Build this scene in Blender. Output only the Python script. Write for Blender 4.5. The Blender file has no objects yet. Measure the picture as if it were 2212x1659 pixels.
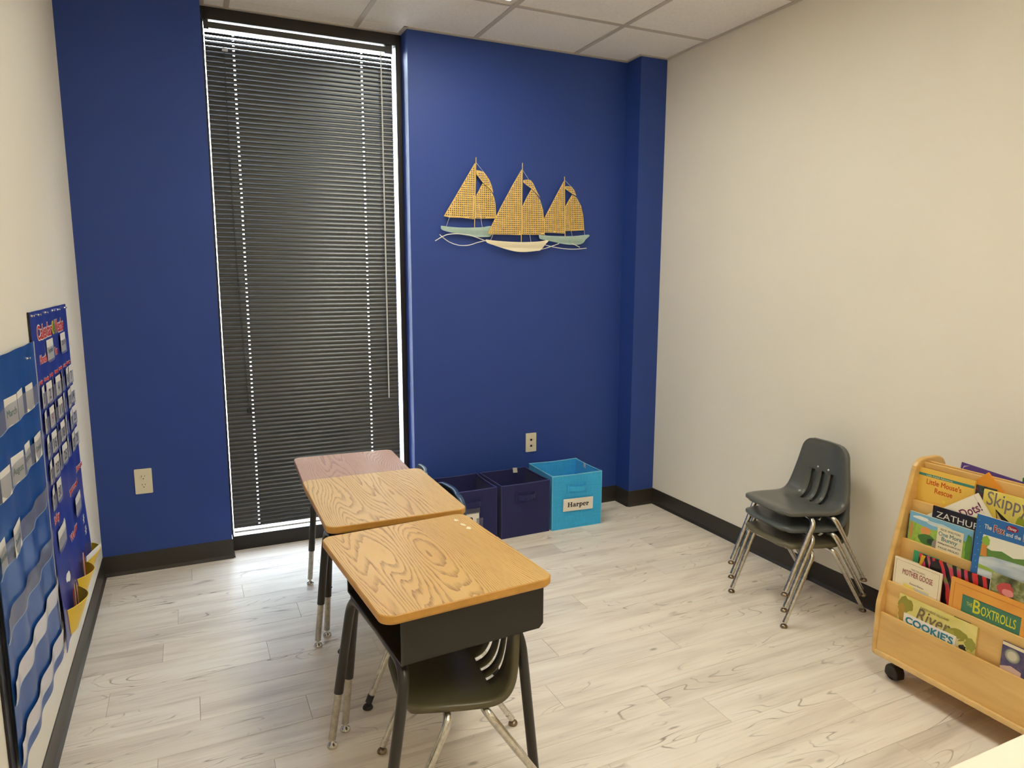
import bpy, bmesh, math, random
from mathutils import Vector, Matrix

random.seed(7)
SC = bpy.context.scene
COL = SC.collection
PI = math.pi

# ------------------------------------------------------------------ camera
cam_d = bpy.data.cameras.new('camera'); cam = bpy.data.objects.new('camera', cam_d); COL.objects.link(cam)
def cam_matrix(loc, yaw, pitch, roll):
    cy, sy = math.cos(yaw), math.sin(yaw)
    f0 = Vector((sy, cy, 0)); r0 = Vector((cy, -sy, 0)); u0 = Vector((0, 0, 1))
    f = f0*math.cos(pitch)+u0*math.sin(pitch); u1 = u0*math.cos(pitch)-f0*math.sin(pitch)
    r = r0*math.cos(roll)+u1*math.sin(roll); u = u1*math.cos(roll)-r0*math.sin(roll)
    M = Matrix((( r.x, u.x, -f.x, loc[0]), (r.y, u.y, -f.y, loc[1]), (r.z, u.z, -f.z, loc[2]), (0, 0, 0, 1)))
    return M
cam.matrix_world = cam_matrix((0.79004, -3.65859, 1.42958), math.radians(24.90598), math.radians(-8.79756), math.radians(0.18060))
cam_d.sensor_fit = 'HORIZONTAL'; cam_d.sensor_width = 36.0
cam_d.lens = 1506.664/2212*36.0
cam_d.clip_start = 0.02; cam_d.clip_end = 400
SC.camera = cam

# ------------------------------------------------------------------ world (bright hazy daylight outside)
SKY = 14.0
w = bpy.data.worlds.new('sky'); SC.world = w; w.use_nodes = True
wn = w.node_tree.nodes; wl = w.node_tree.links
bg = wn['Background']; sky = wn.new('ShaderNodeTexSky')
sky.sky_type = 'NISHITA'; sky.sun_disc = False; sky.sun_elevation = math.radians(38); sky.sun_rotation = math.radians(200)
sky.air_density = 1.6; sky.dust_density = 3.0
hs = wn.new('ShaderNodeHueSaturation'); hs.inputs['Saturation'].default_value = 0.40     # thin high cloud
wl.new(sky.outputs['Color'], hs.inputs['Color']); wl.new(hs.outputs['Color'], bg.inputs['Color']); bg.inputs['Strength'].default_value = SKY

# ------------------------------------------------------------------ exposure
LAMP = 12.6                      # emission of the ceiling light lenses
LAMP_COL = (1.0, 0.975, 0.84)
vs = SC.view_settings
SC.display_settings.display_device = 'sRGB'
vs.view_transform = 'Standard'; vs.look = 'None'; vs.gamma = 1.0; vs.use_curve_mapping = False
vs.exposure = 0.0
SC.cycles.max_bounces = 16; SC.cycles.diffuse_bounces = 12; SC.cycles.transparent_max_bounces = 16

# ------------------------------------------------------------------ room numbers (metres, from the floor corner)
XL, XR = 0.353, 3.412            # left and right wall
YL = 0.021                       # left blue panel
XP1, XP2 = 0.927, 1.892          # window opening
XC, DC = 3.230, 0.143            # corner column
DR = 0.112                       # window recess
H = 2.673
YB = -4.55                       # wall behind the camera
HB = 0.0995                      # baseboard height

# ================================================================== helpers
def lin(c):
    return tuple(((v/12.92) if v <= 0.04045 else ((v+0.055)/1.055)**2.4) for v in c)
def rgb(r, g, b): return lin((r/255, g/255, b/255))

MATS = {}
def mat(name, col, rough=0.5, metal=0.0, spec=0.5, bump=0.0, bscale=200.0, var=0.0, vscale=8.0, coat=0.0, emit=None, estr=0.0, sheen=0.0):
    if name in MATS: return MATS[name]
    m = bpy.data.materials.new(name); m.use_nodes = True
    nt = m.node_tree; b = nt.nodes['Principled BSDF']
    b.inputs['Base Color'].default_value = (*col, 1); b.inputs['Roughness'].default_value = rough
    b.inputs['Metallic'].default_value = metal; b.inputs['Specular IOR Level'].default_value = spec
    b.inputs['Coat Weight'].default_value = coat; b.inputs['Sheen Weight'].default_value = sheen
    if emit: b.inputs['Emission Color'].default_value = (*emit, 1); b.inputs['Emission Strength'].default_value = estr
    tc = nt.nodes.new('ShaderNodeTexCoord')
    if var > 0:
        n = nt.nodes.new('ShaderNodeTexNoise'); n.inputs['Scale'].default_value = vscale; n.inputs['Detail'].default_value = 4
        nt.links.new(tc.outputs['Object'], n.inputs['Vector'])
        r = nt.nodes.new('ShaderNodeValToRGB')
        r.color_ramp.elements[0].position = 0.3; r.color_ramp.elements[1].position = 0.7
        r.color_ramp.elements[0].color = (*[max(0, c*(1-var)) for c in col], 1)
        r.color_ramp.elements[1].color = (*[min(1, c*(1+var)) for c in col], 1)
        nt.links.new(n.outputs['Fac'], r.inputs['Fac']); nt.links.new(r.outputs['Color'], b.inputs['Base Color'])
    if bump > 0:
        n = nt.nodes.new('ShaderNodeTexNoise'); n.inputs['Scale'].default_value = bscale; n.inputs['Detail'].default_value = 3
        nt.links.new(tc.outputs['Object'], n.inputs['Vector'])
        bm_ = nt.nodes.new('ShaderNodeBump'); bm_.inputs['Strength'].default_value = bump; bm_.inputs['Distance'].default_value = 0.002
        nt.links.new(n.outputs['Fac'], bm_.inputs['Height']); nt.links.new(bm_.outputs['Normal'], b.inputs['Normal'])
    MATS[name] = m
    return m

class MB:
    """collects geometry, then links it as one mesh object"""
    def __init__(s): s.v = []; s.f = []; s.mi = []; s.sm = []
    def add(s, vs_, fs, mi=0, smooth=False):
        o = len(s.v); s.v += [tuple(p) for p in vs_]
        for f in fs: s.f.append(tuple(i+o for i in f)); s.mi.append(mi); s.sm.append(smooth)
        return s
    def box(s, lo, hi, mi=0, M=None):
        x0, y0, z0 = lo; x1, y1, z1 = hi
        P = [Vector(p) for p in ((x0,y0,z0),(x1,y0,z0),(x1,y1,z0),(x0,y1,z0),(x0,y0,z1),(x1,y0,z1),(x1,y1,z1),(x0,y1,z1))]
        if M is not None: P = [M @ p for p in P]
        return s.add(P, [(0,3,2,1),(4,5,6,7),(0,1,5,4),(1,2,6,5),(2,3,7,6),(3,0,4,7)], mi)
    def cbox(s, lo, hi, c=0.003, mi=0, M=None):
        """box with chamfered edges"""
        bm = bmesh.new()
        x0, y0, z0 = lo; x1, y1, z1 = hi
        V = [bm.verts.new(p) for p in ((x0,y0,z0),(x1,y0,z0),(x1,y1,z0),(x0,y1,z0),(x0,y0,z1),(x1,y0,z1),(x1,y1,z1),(x0,y1,z1))]
        for f in ((0,3,2,1),(4,5,6,7),(0,1,5,4),(1,2,6,5),(2,3,7,6),(3,0,4,7)): bm.faces.new([V[i] for i in f])
        bmesh.ops.bevel(bm, geom=bm.edges[:], offset=c, segments=2, profile=0.6, affect='EDGES')
        s.bm(bm, mi, M)
        return s
    def bm(s, bm, mi=0, M=None, smooth=False):
        bm.verts.index_update()
        P = [(M @ v.co if M is not None else v.co.copy()) for v in bm.verts]
        s.add(P, [[v.index for v in f.verts] for f in bm.faces], mi, smooth); bm.free()
        return s
    def prism(s, poly, d0, d1, axis='y', mi=0, bev=0.0, segs=2, M=None):
        """polygon (a,b) swept along an axis: y -> (a, d, b); x -> (d, a, b); z -> (a, b, d)"""
        put = {'y': lambda a, b, d: (a, d, b), 'x': lambda a, b, d: (d, a, b), 'z': lambda a, b, d: (a, b, d)}[axis]
        bm = bmesh.new(); n = len(poly)
        A = [bm.verts.new(put(a, b, d0)) for a, b in poly]; B = [bm.verts.new(put(a, b, d1)) for a, b in poly]
        bm.faces.new(A); bm.faces.new(B[::-1])
        for i in range(n): bm.faces.new((A[i], B[i], B[(i+1) % n], A[(i+1) % n]))
        bmesh.ops.recalc_face_normals(bm, faces=bm.faces[:])
        if bev > 0:
            E = [e for e in bm.edges if (e.verts[0] in A) == (e.verts[1] in A)]
            bmesh.ops.bevel(bm, geom=E, offset=bev, segments=segs, profile=0.6, affect='EDGES')
        s.bm(bm, mi, M)
        return s
    def tube(s, pts, r, n=12, mi=0, cap=True, flat=1.0):
        pts = [Vector(p) for p in pts]; m = len(pts)
        rs = r if isinstance(r, (list, tuple)) else [r]*m
        T = []
        for i in range(m):
            a = pts[max(0, i-1)]; b = pts[min(m-1, i+1)]; T.append((b-a).normalized())
        ref = Vector((0, 0, 1)) if abs(T[0].z) < 0.9 else Vector((1, 0, 0))
        N = (ref - T[0]*ref.dot(T[0])).normalized(); rings = []
        for i in range(m):
            if i: N = (N - T[i]*N.dot(T[i])).normalized()
            Bn = T[i].cross(N)
            rings.append([pts[i]+(N*math.cos(2*PI*k/n)*flat+Bn*math.sin(2*PI*k/n))*rs[i] for k in range(n)])
        V = [p for R_ in rings for p in R_]; F = []
        for i in range(m-1):
            for k in range(n):
                F.append((i*n+k, i*n+(k+1) % n, (i+1)*n+(k+1) % n, (i+1)*n+k))
        s.add(V, F, mi, True)
        if cap: s.add(rings[0], [tuple(range(n))[::-1]], mi); s.add(rings[-1], [tuple(range(n))], mi)
        return s
    def lathe(s, prof, at=(0, 0, 0), n=16, mi=0, axis=(0, 0, 1)):
        """profile of (radius, height) about an axis through a point"""
        ax = Vector(axis).normalized(); ref = Vector((1, 0, 0)) if abs(ax.x) < 0.9 else Vector((0, 1, 0))
        U = ax.cross(ref).normalized(); W = ax.cross(U); at = Vector(at); V = []; F = []
        for r, h in prof:
            for k in range(n):
                a = 2*PI*k/n; V.append(at+ax*h+(U*math.cos(a)+W*math.sin(a))*max(r, 1e-5))
        for i in range(len(prof)-1):
            for k in range(n): F.append((i*n+k, i*n+(k+1) % n, (i+1)*n+(k+1) % n, (i+1)*n+k))
        s.add(V, F, mi, True)
        s.add(V[:n], [tuple(range(n))[::-1]], mi); s.add(V[-n:], [tuple(range(n))], mi)
        return s
    def grid(s, fn, us, vs_, mi=0, skip=None, smooth=True, flip=False):
        nu, nv = len(us), len(vs_)
        V = [fn(u, v) for u in us for v in vs_]; F = []
        for i in range(nu-1):
            for j in range(nv-1):
                if skip and skip(i, j): continue
                q = (i*nv+j, (i+1)*nv+j, (i+1)*nv+j+1, i*nv+j+1)
                F.append(q[::-1] if flip else q)
        return s.add(V, F, mi, smooth)
    def mesh(s, name, mats):
        me = bpy.data.meshes.new(name); me.from_pydata(s.v, [], s.f); me.update()
        for m in (mats if isinstance(mats, (list, tuple)) else [mats]): me.materials.append(m)
        me.polygons.foreach_set('material_index', s.mi); me.polygons.foreach_set('use_smooth', s.sm)
        me.update()
        return me
    def obj(s, name, mats, parent=None, M=None, recalc=False):
        me = s.mesh(name, mats)
        if recalc:
            b = bmesh.new(); b.from_mesh(me); bmesh.ops.recalc_face_normals(b, faces=b.faces[:]); b.to_mesh(me); b.free()
        return link(name, me, parent, M)

def link(name, me, parent=None, M=None):
    o = bpy.data.objects.new(name, me); COL.objects.link(o)
    if parent is not None: o.parent = parent
    if M is not None: o.matrix_local = M
    return o
def tag(o, label, cat, group=None, kind=None):
    if label: o['label'] = label
    if cat: o['category'] = cat
    if group: o['group'] = group
    if kind: o['kind'] = kind
    return o
def thing(name, label, cat, loc=(0, 0, 0), rz=0.0, group=None, M=None):
    o = bpy.data.objects.new(name, None); COL.objects.link(o); o.empty_display_size = 0.05
    if M is not None: o.matrix_world = M
    else: o.location = loc; o.rotation_euler = (0, 0, rz)
    return tag(o, label, cat, group)
def kids(o): return list(o.children)
def copy_tree(o, parent=None):
    c = o.copy(); COL.objects.link(c)
    if parent is not None: c.parent = parent
    for ch in kids(o): copy_tree(ch, c)
    return c
def T(x, y, z): return Matrix.Translation((x, y, z))
def RZ(a): return Matrix.Rotation(a, 4, 'Z')
def frame(o, X, Y):
    """matrix from an origin and two in-plane axes"""
    X = Vector(X).normalized(); Y = Vector(Y); Y = (Y-X*Y.dot(X)).normalized(); Z = X.cross(Y)
    return Matrix(((X.x, Y.x, Z.x, o[0]), (X.y, Y.y, Z.y, o[1]), (X.z, Y.z, Z.z, o[2]), (0, 0, 0, 1)))

def arc(c, a0, a1, r, n):
    return [(c[0]+r*math.cos(a0+(a1-a0)*i/n), c[1]+r*math.sin(a0+(a1-a0)*i/n)) for i in range(n+1)]
def rrect(x0, y0, x1, y1, r, n=6):
    return (arc((x1-r, y0+r), -PI/2, 0, r, n)+arc((x1-r, y1-r), 0, PI/2, r, n)
            + arc((x0+r, y1-r), PI/2, PI, r, n)+arc((x0+r, y0+r), PI, 1.5*PI, r, n))
def smooth_path(pts, n=6):
    """Catmull-Rom through the points"""
    P = [Vector(p) for p in pts]; P = [P[0]*2-P[1]]+P+[P[-1]*2-P[-2]]; out = []
    for i in range(1, len(P)-2):
        for k in range(n):
            t = k/n; a, b, c, d = P[i-1], P[i], P[i+1], P[i+2]
            out.append(0.5*((2*b)+(c-a)*t+(2*a-5*b+4*c-d)*t*t+(3*b-a-3*c+d)*t**3))
    return out+[P[-2]]
def fillet(pts, r, n=6):
    """polyline with rounded corners"""
    P = [Vector(p) for p in pts]; out = [P[0]]
    rs = r if isinstance(r, (list, tuple)) else [r]*(len(P)-2)
    for i in range(1, len(P)-1):
        a, b, c = P[i-1], P[i], P[i+1]; rr = rs[i-1]
        u = (a-b).normalized(); v_ = (c-b).normalized(); ang = u.angle(v_)
        d = min(rr/math.tan(ang/2), (a-b).length*0.48, (c-b).length*0.48)
        p0, p1 = b+u*d, b+v_*d
        for k in range(n+1):
            t = k/n; out.append(p0*(1-t)**2+b*2*t*(1-t)+p1*t*t)
    return out+[P[-1]]

def poly_mesh(name, outer, holes=(), thick=0.0005, warp=None):
    """flat outline with holes, filled and given thickness, in local XY"""
    cu = bpy.data.curves.new(name, 'CURVE'); cu.dimensions = '2D'; cu.fill_mode = 'BOTH'; cu.extrude = thick/2
    for ring in [outer]+list(holes):
        sp = cu.splines.new('POLY'); sp.points.add(len(ring)-1); sp.use_cyclic_u = True
        for p, q in zip(sp.points, ring): p.co = (q[0], q[1], 0, 1)
    ob = bpy.data.objects.new(name, cu); COL.objects.link(ob)
    dg = bpy.context.evaluated_depsgraph_get(); me = bpy.data.meshes.new_from_object(ob.evaluated_get(dg))
    bpy.data.objects.remove(ob); bpy.data.curves.remove(cu)
    if warp:
        for v in me.vertices: v.co = warp(v.co)
    return me
def flat(name, poly, m, parent, M=None, z=0.0003, thick=0.0003):
    """flat print: a coloured shape lying on a surface (local XY)"""
    me = poly_mesh(name, poly, thick=thick); me.materials.append(m)
    return link(name, me, parent, (M if M is not None else Matrix()) @ T(0, 0, z))
def blob(cx, cy, rx, ry, n=16, wob=0.0, seed=0):
    rnd = random.Random(seed)
    return [(cx+rx*math.cos(2*PI*k/n)*(1+wob*(rnd.random()-.5)), cy+ry*math.sin(2*PI*k/n)*(1+wob*(rnd.random()-.5))) for k in range(n)]
def rect(x0, y0, x1, y1): return [(x0, y0), (x1, y0), (x1, y1), (x0, y1)]
TEXTS = {}
def text(s, size, m, parent, M=None, name='lettering', bold=0.0, shear=0.0, align='LEFT', width=None, z=0.0005, space=1.0, warp=None):
    """flat lettering in local XY, baseline at the origin"""
    cu = bpy.data.curves.new(name, 'FONT'); cu.body = s; cu.size = size; cu.shear = shear
    cu.align_x = align; cu.extrude = 0.00015; cu.resolution_u = 3; cu.space_character = space
    ob = bpy.data.objects.new(name, cu); COL.objects.link(ob)
    dg = bpy.context.evaluated_depsgraph_get(); me = bpy.data.meshes.new_from_object(ob.evaluated_get(dg))
    bpy.data.objects.remove(ob); bpy.data.curves.remove(cu)
    if bold > 0 and len(me.vertices):      # heavier strokes: the same letters laid down again, shifted a little
        r = bold*size; dirs = [(r*math.cos(k*PI/4), r*math.sin(k*PI/4)) for k in range(8)] if bold > 0.03 else [(r, 0), (-r, 0), (0, r), (0, -r)]
        P = [v.co.copy() for v in me.vertices]; F0 = [tuple(p.vertices) for p in me.polygons]; V = list(P); F = list(F0)
        for i, (dx, dy) in enumerate(dirs):
            o_ = len(V); V += [p+Vector((dx, dy, -2e-6*(i+1))) for p in P]; F += [tuple(j+o_ for j in f) for f in F0]
        bpy.data.meshes.remove(me); me = bpy.data.meshes.new(name); me.from_pydata(V, [], F); me.update()
    xs = [v.co.x for v in me.vertices] or [0, 1]
    if width:
        k = width/max(1e-6, max(xs)-min(xs))
        x0 = {'LEFT': min(xs), 'CENTER': (min(xs)+max(xs))/2, 'RIGHT': max(xs)}[align]
        for v in me.vertices: v.co.x = (v.co.x-x0)*k
    if warp:
        for v in me.vertices: v.co = warp(v.co)
    me.materials.clear(); me.materials.append(m)
    return link(name, me, parent, (M if M is not None else Matrix()) @ T(0, 0, z))

GLYPH = {  # slab serif letters: rectangles (x0,y0,x1,y1) and rings (cx,cy,rx,ry,ix,iy,from,to); advance
 'H': ([(.09,0,.27,.70),(.55,0,.73,.70),(.02,0,.34,.075),(.48,0,.80,.075),(.02,.625,.34,.70),(.48,.625,.80,.70),(.25,.31,.57,.40)], [], .84),
 'a': ([(.33,.04,.48,.36),(.33,0,.56,.075)], [(.23,.16,.22,.175,.08,.085,0,360),(.27,.33,.21,.18,.07,.09,0,165)], .58),
 'r': ([(.08,0,.24,.50),(.01,0,.34,.075),(.01,.43,.20,.50)], [(.36,.37,.09,.10,.0,.0,0,360),(.30,.34,.16,.17,.08,.10,70,180)], .47),
 'p': ([(.08,-.22,.24,.50),(.01,-.22,.34,-.145),(.01,.43,.20,.50)], [(.34,.25,.24,.265,.09,.175,0,360)], .61),
 'e': ([(.12,.235,.46,.30)], [(.28,.25,.26,.265,.11,.17,0,318)], .56),
 'n': ([(.08,0,.24,.50),(.01,0,.31,.075),(.01,.43,.20,.50),(.40,0,.56,.33),(.35,0,.63,.075)], [(.37,.31,.19,.205,.05,.11,0,180)], .66)}
def slab_text(s, size, m, parent, M, z=0.0005):
    """bold slab serif lettering as flat print"""
    q = MB(); x = 0.0
    for ch in s:
        R_, G_, adv = GLYPH[ch]
        for k, (a, b, c, d) in enumerate(R_): q.box(((x+a)*size, b*size, 0), ((x+c)*size, d*size, 0.0002+k*1e-6))
        for (cx, cy, rx, ry, ix, iy, a0, a1) in G_:
            n = 20; V = []; F = []
            for i in range(n+1):
                an = math.radians(a0+(a1-a0)*i/n); V += [((x+cx+rx*math.cos(an))*size, (cy+ry*math.sin(an))*size, 0.00023), ((x+cx+ix*math.cos(an))*size, (cy+iy*math.sin(an))*size, 0.00023)]
            for i in range(n): F.append((2*i, 2*i+2, 2*i+3, 2*i+1))
            q.add(V, F)
        x += adv
    return q.obj('lettering', m, parent, M @ T(0, 0, z))

# ================================================================== materials
def nodes_mat(name):
    m = bpy.data.materials.new(name); m.use_nodes = True
    nt = m.node_tree; MATS[name] = m
    return m, nt, nt.nodes['Principled BSDF'], nt.nodes.new, nt.links.new
def ramp(nt, fac, stops):
    r = nt.nodes.new('ShaderNodeValToRGB'); e = r.color_ramp.elements
    while len(e) < len(stops): e.new(0.5)
    for k, (p, c) in enumerate(stops): e[k].position = p; e[k].color = (*c, 1)
    nt.links.new(fac, r.inputs['Fac']); return r.outputs['Color']
def mathn(nt, op, a, b=None, c=None):
    n = nt.nodes.new('ShaderNodeMath'); n.operation = op
    for k, v in enumerate((a, b, c)):
        if v is None: continue
        if isinstance(v, (int, float)): n.inputs[k].default_value = v
        else: nt.links.new(v, n.inputs[k])
    return n.outputs[0]
def mixc(nt, fac, a, b, mode='MIX'):
    n = nt.nodes.new('ShaderNodeMix'); n.data_type = 'RGBA'; n.blend_type = mode
    for s_, v in ((n.inputs[0], fac), (n.inputs[6], a), (n.inputs[7], b)):
        if isinstance(v, (int, float)): s_.default_value = v
        elif isinstance(v, tuple): s_.default_value = (*v, 1)
        else: nt.links.new(v, s_)
    return n.outputs[2]
def noise(nt, vec, scale, detail=4, rough=0.5, dist=0.0):
    n = nt.nodes.new('ShaderNodeTexNoise'); n.inputs['Scale'].default_value = scale; n.inputs['Detail'].default_value = detail
    n.inputs['Roughness'].default_value = rough; n.inputs['Distortion'].default_value = dist
    nt.links.new(vec, n.inputs['Vector']); return n.outputs['Fac']
def mapped(nt, vec, scale=(1, 1, 1), loc=None):
    n = nt.nodes.new('ShaderNodeMapping'); n.inputs['Scale'].default_value = scale
    nt.links.new(vec, n.inputs['Vector'])
    if loc is not None: nt.links.new(loc, n.inputs['Location'])
    return n.outputs['Vector']
def rnd_offset(nt, k=37.0):
    oi = nt.nodes.new('ShaderNodeObjectInfo'); cb = nt.nodes.new('ShaderNodeCombineXYZ')
    for i, f in enumerate((1.0, 1.7, 2.3)): nt.links.new(mathn(nt, 'MULTIPLY', oi.outputs['Random'], k*f), cb.inputs[i])
    return cb.outputs[0], oi.outputs['Random']
def objvec(nt):
    return nt.nodes.new('ShaderNodeTexCoord').outputs['Object']

def plank_material():
    m, nt, b, _, L = nodes_mat('whitewashed_plank')
    off, rnd = rnd_offset(nt); ov = objvec(nt)
    v1 = mapped(nt, ov, (1.3, 9.0, 1.0), off)
    broad = noise(nt, v1, 1.6, 3, 0.5, 0.4)
    base = ramp(nt, broad, [(0.25, rgb(212, 200, 186)), (0.5, rgb(235, 225, 211)), (0.75, rgb(244, 237, 224))])
    # growth rings of the print: contour lines of a stretched noise
    v2 = mapped(nt, ov, (0.9, 5.0, 1.0), off)
    fld = noise(nt, v2, 1.5, 2, 0.45, 0.3)
    ph = mathn(nt, 'FRACT', mathn(nt, 'MULTIPLY', fld, 17.0))
    line = mathn(nt, 'SUBTRACT', 1.0, mathn(nt, 'SMOOTH_MIN', mathn(nt, 'MULTIPLY', mathn(nt, 'ABSOLUTE', mathn(nt, 'SUBTRACT', ph, 0.5)), 11.0), 1.0, 0.2))
    msk = noise(nt, mapped(nt, ov, (1.6, 6.0, 1.0), off), 2.1, 2, 0.5)
    mk = mathn(nt, 'MULTIPLY', mathn(nt, 'MAXIMUM', mathn(nt, 'SUBTRACT', msk, 0.50), 0.0), 4.5)
    lf = mathn(nt, 'MINIMUM', mathn(nt, 'MULTIPLY', mathn(nt, 'MAXIMUM', line, 0.0), mk), 0.75)
    c1 = mixc(nt, lf, base, rgb(120, 100, 86))
    # fine streaks
    st = noise(nt, mapped(nt, ov, (3.0, 120.0, 1.0), off), 1.0, 3, 0.6)
    sf = mathn(nt, 'MULTIPLY', mathn(nt, 'MAXIMUM', mathn(nt, 'SUBTRACT', st, 0.52), 0.0), 1.1)
    c2 = mixc(nt, sf, c1, rgb(140, 122, 108))
    # knots
    vo = nt.nodes.new('ShaderNodeTexVoronoi'); vo.inputs['Scale'].default_value = 1.0
    L(mapped(nt, ov, (3.2, 7.5, 1.0), off), vo.inputs['Vector'])
    kf = ramp(nt, vo.outputs['Distance'], [(0.035, (1, 1, 1)), (0.075, (0, 0, 0))])
    c3 = mixc(nt, mathn(nt, 'MULTIPLY', kf, 0.55), c2, rgb(98, 80, 68))
    # plank to plank tone
    tone = ramp(nt, rnd, [(0.0, (0.90, 0.89, 0.88)), (0.5, (1, 1, 1)), (1.0, (1.0, 0.985, 0.965))])
    c4 = mixc(nt, 1.0, c3, tone, 'MULTIPLY')
    L(c4, b.inputs['Base Color']); b.inputs['Roughness'].default_value = 0.42; b.inputs['Specular IOR Level'].default_value = 0.42
    bp = nt.nodes.new('ShaderNodeBump'); bp.inputs['Strength'].default_value = 0.12; bp.inputs['Distance'].default_value = 0.001
    L(st, bp.inputs['Height']); L(bp.outputs['Normal'], b.inputs['Normal'])
    return m

def oak_material(name, light, mid, dark, seedk=1.0):
    """laminate oak print: cathedral grain running along local Y"""
    m, nt, b, _, L = nodes_mat(name)
    ov = objvec(nt); off, rnd = rnd_offset(nt, 9.0*seedk)
    fld = noise(nt, mapped(nt, ov, (6.0, 0.80, 1.0), off), 1.0, 1.4, 0.35, 0.1)
    sx = nt.nodes.new('ShaderNodeSeparateXYZ'); L(ov, sx.inputs[0])
    xo = mathn(nt, 'ADD', sx.outputs[0], 0.03)
    fld = mathn(nt, 'ADD', mathn(nt, 'MULTIPLY', fld, 0.72), mathn(nt, 'MULTIPLY', mathn(nt, 'MULTIPLY', xo, xo), 6.0))
    wob = noise(nt, mapped(nt, ov, (60.0, 9.0, 1.0), off), 1.0, 2, 0.5)
    ph = mathn(nt, 'FRACT', mathn(nt, 'ADD', mathn(nt, 'MULTIPLY', fld, 60.0), mathn(nt, 'MULTIPLY', wob, 0.9)))
    band = ramp(nt, ph, [(0.0, (0.04,)*3), (0.50, (0.08,)*3), (0.80, (0.8,)*3), (0.94, (1,)*3), (1.0, (0.05,)*3)])
    pores = noise(nt, mapped(nt, ov, (420.0, 14.0, 1.0), off), 1.0, 2, 0.6)
    pf = mathn(nt, 'MULTIPLY', mathn(nt, 'MAXIMUM', mathn(nt, 'SUBTRACT', pores, 0.42), 0.0), 2.6)
    lf = mathn(nt, 'MINIMUM', mathn(nt, 'MULTIPLY', band, mathn(nt, 'ADD', pf, 0.42)), 1.0)
    base = ramp(nt, noise(nt, mapped(nt, ov, (3.0, 1.0, 1.0), off), 2.0, 2), [(0.3, mid), (0.7, light)])
    c = mixc(nt, lf, base, dark)
    L(c, b.inputs['Base Color']); b.inputs['Roughness'].default_value = 0.38; b.inputs['Specular IOR Level'].default_value = 0.45
    return m

def maple_material():
    m, nt, b, _, L = nodes_mat('maple_ply')
    ov = objvec(nt); off, rnd = rnd_offset(nt, 5.0)
    n1 = noise(nt, mapped(nt, ov, (6.0, 2.0, 14.0), off), 1.2, 4, 0.55, 0.6)
    c = ramp(nt, n1, [(0.28, rgb(202, 158, 88)), (0.5, rgb(220, 178, 106)), (0.74, rgb(230, 192, 122))])
    L(c, b.inputs['Base Color']); b.inputs['Roughness'].default_value = 0.42; b.inputs['Coat Weight'].default_value = 0.15
    return m

def tile_material():
    m, nt, b, _, L = nodes_mat('ceiling_tile')
    ov = objvec(nt); off, rnd = rnd_offset(nt, 11.0)
    v = mapped(nt, ov, (1, 1, 1), off)
    n1 = noise(nt, v, 90.0, 3, 0.6)
    pit = nt.nodes.new('ShaderNodeTexVoronoi'); pit.inputs['Scale'].default_value = 34.0; L(v, pit.inputs['Vector'])
    pf = ramp(nt, pit.outputs['Distance'], [(0.06, (1, 1, 1)), (0.13, (0, 0, 0))])
    base = ramp(nt, n1, [(0.3, rgb(238, 235, 230)), (0.7, rgb(247, 245, 241))])
    L(mixc(nt, mathn(nt, 'MULTIPLY', pf, 0.22), base, rgb(150, 142, 130)), b.inputs['Base Color'])
    b.inputs['Roughness'].default_value = 0.95; b.inputs['Specular IOR Level'].default_value = 0.1
    bp = nt.nodes.new('ShaderNodeBump'); bp.inputs['Strength'].default_value = 0.25; bp.inputs['Distance'].default_value = 0.002
    L(n1, bp.inputs['Height']); L(bp.outputs['Normal'], b.inputs['Normal'])
    return m

def chrome_material(name, col, r0=0.16, r1=0.38):
    m, nt, b, _, L = nodes_mat(name)
    ov = objvec(nt); n = noise(nt, ov, 60.0, 4, 0.6)
    b.inputs['Metallic'].default_value = 1.0
    L(ramp(nt, n, [(0.35, tuple(c*0.72 for c in col)), (0.62, col)]), b.inputs['Base Color'])
    rr = nt.nodes.new('ShaderNodeMapRange'); rr.inputs['To Min'].default_value = r0; rr.inputs['To Max'].default_value = r1
    L(n, rr.inputs['Value']); L(rr.outputs['Result'], b.inputs['Roughness'])
    return m

def clear_material(name, tint, milk, milkcol, rough=0.12):
    """clear vinyl or glass: see-through with a surface reflection and some milkiness"""
    m, nt, b, _, L = nodes_mat(name)
    out = nt.nodes['Material Output']; tr = nt.nodes.new('ShaderNodeBsdfTransparent'); tr.inputs[0].default_value = (*tint, 1)
    b.inputs['Base Color'].default_value = (*milkcol, 1); b.inputs['Roughness'].default_value = rough
    lw = nt.nodes.new('ShaderNodeLayerWeight'); lw.inputs['Blend'].default_value = 0.25
    f = mathn(nt, 'MINIMUM', mathn(nt, 'ADD', mathn(nt, 'MULTIPLY', lw.outputs['Fresnel'], 0.5), milk), 1.0)
    mx = nt.nodes.new('ShaderNodeMixShader'); L(f, mx.inputs[0]); L(tr.outputs[0], mx.inputs[1]); L(b.outputs[0], mx.inputs[2])
    L(mx.outputs[0], out.inputs['Surface'])
    return m

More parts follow.
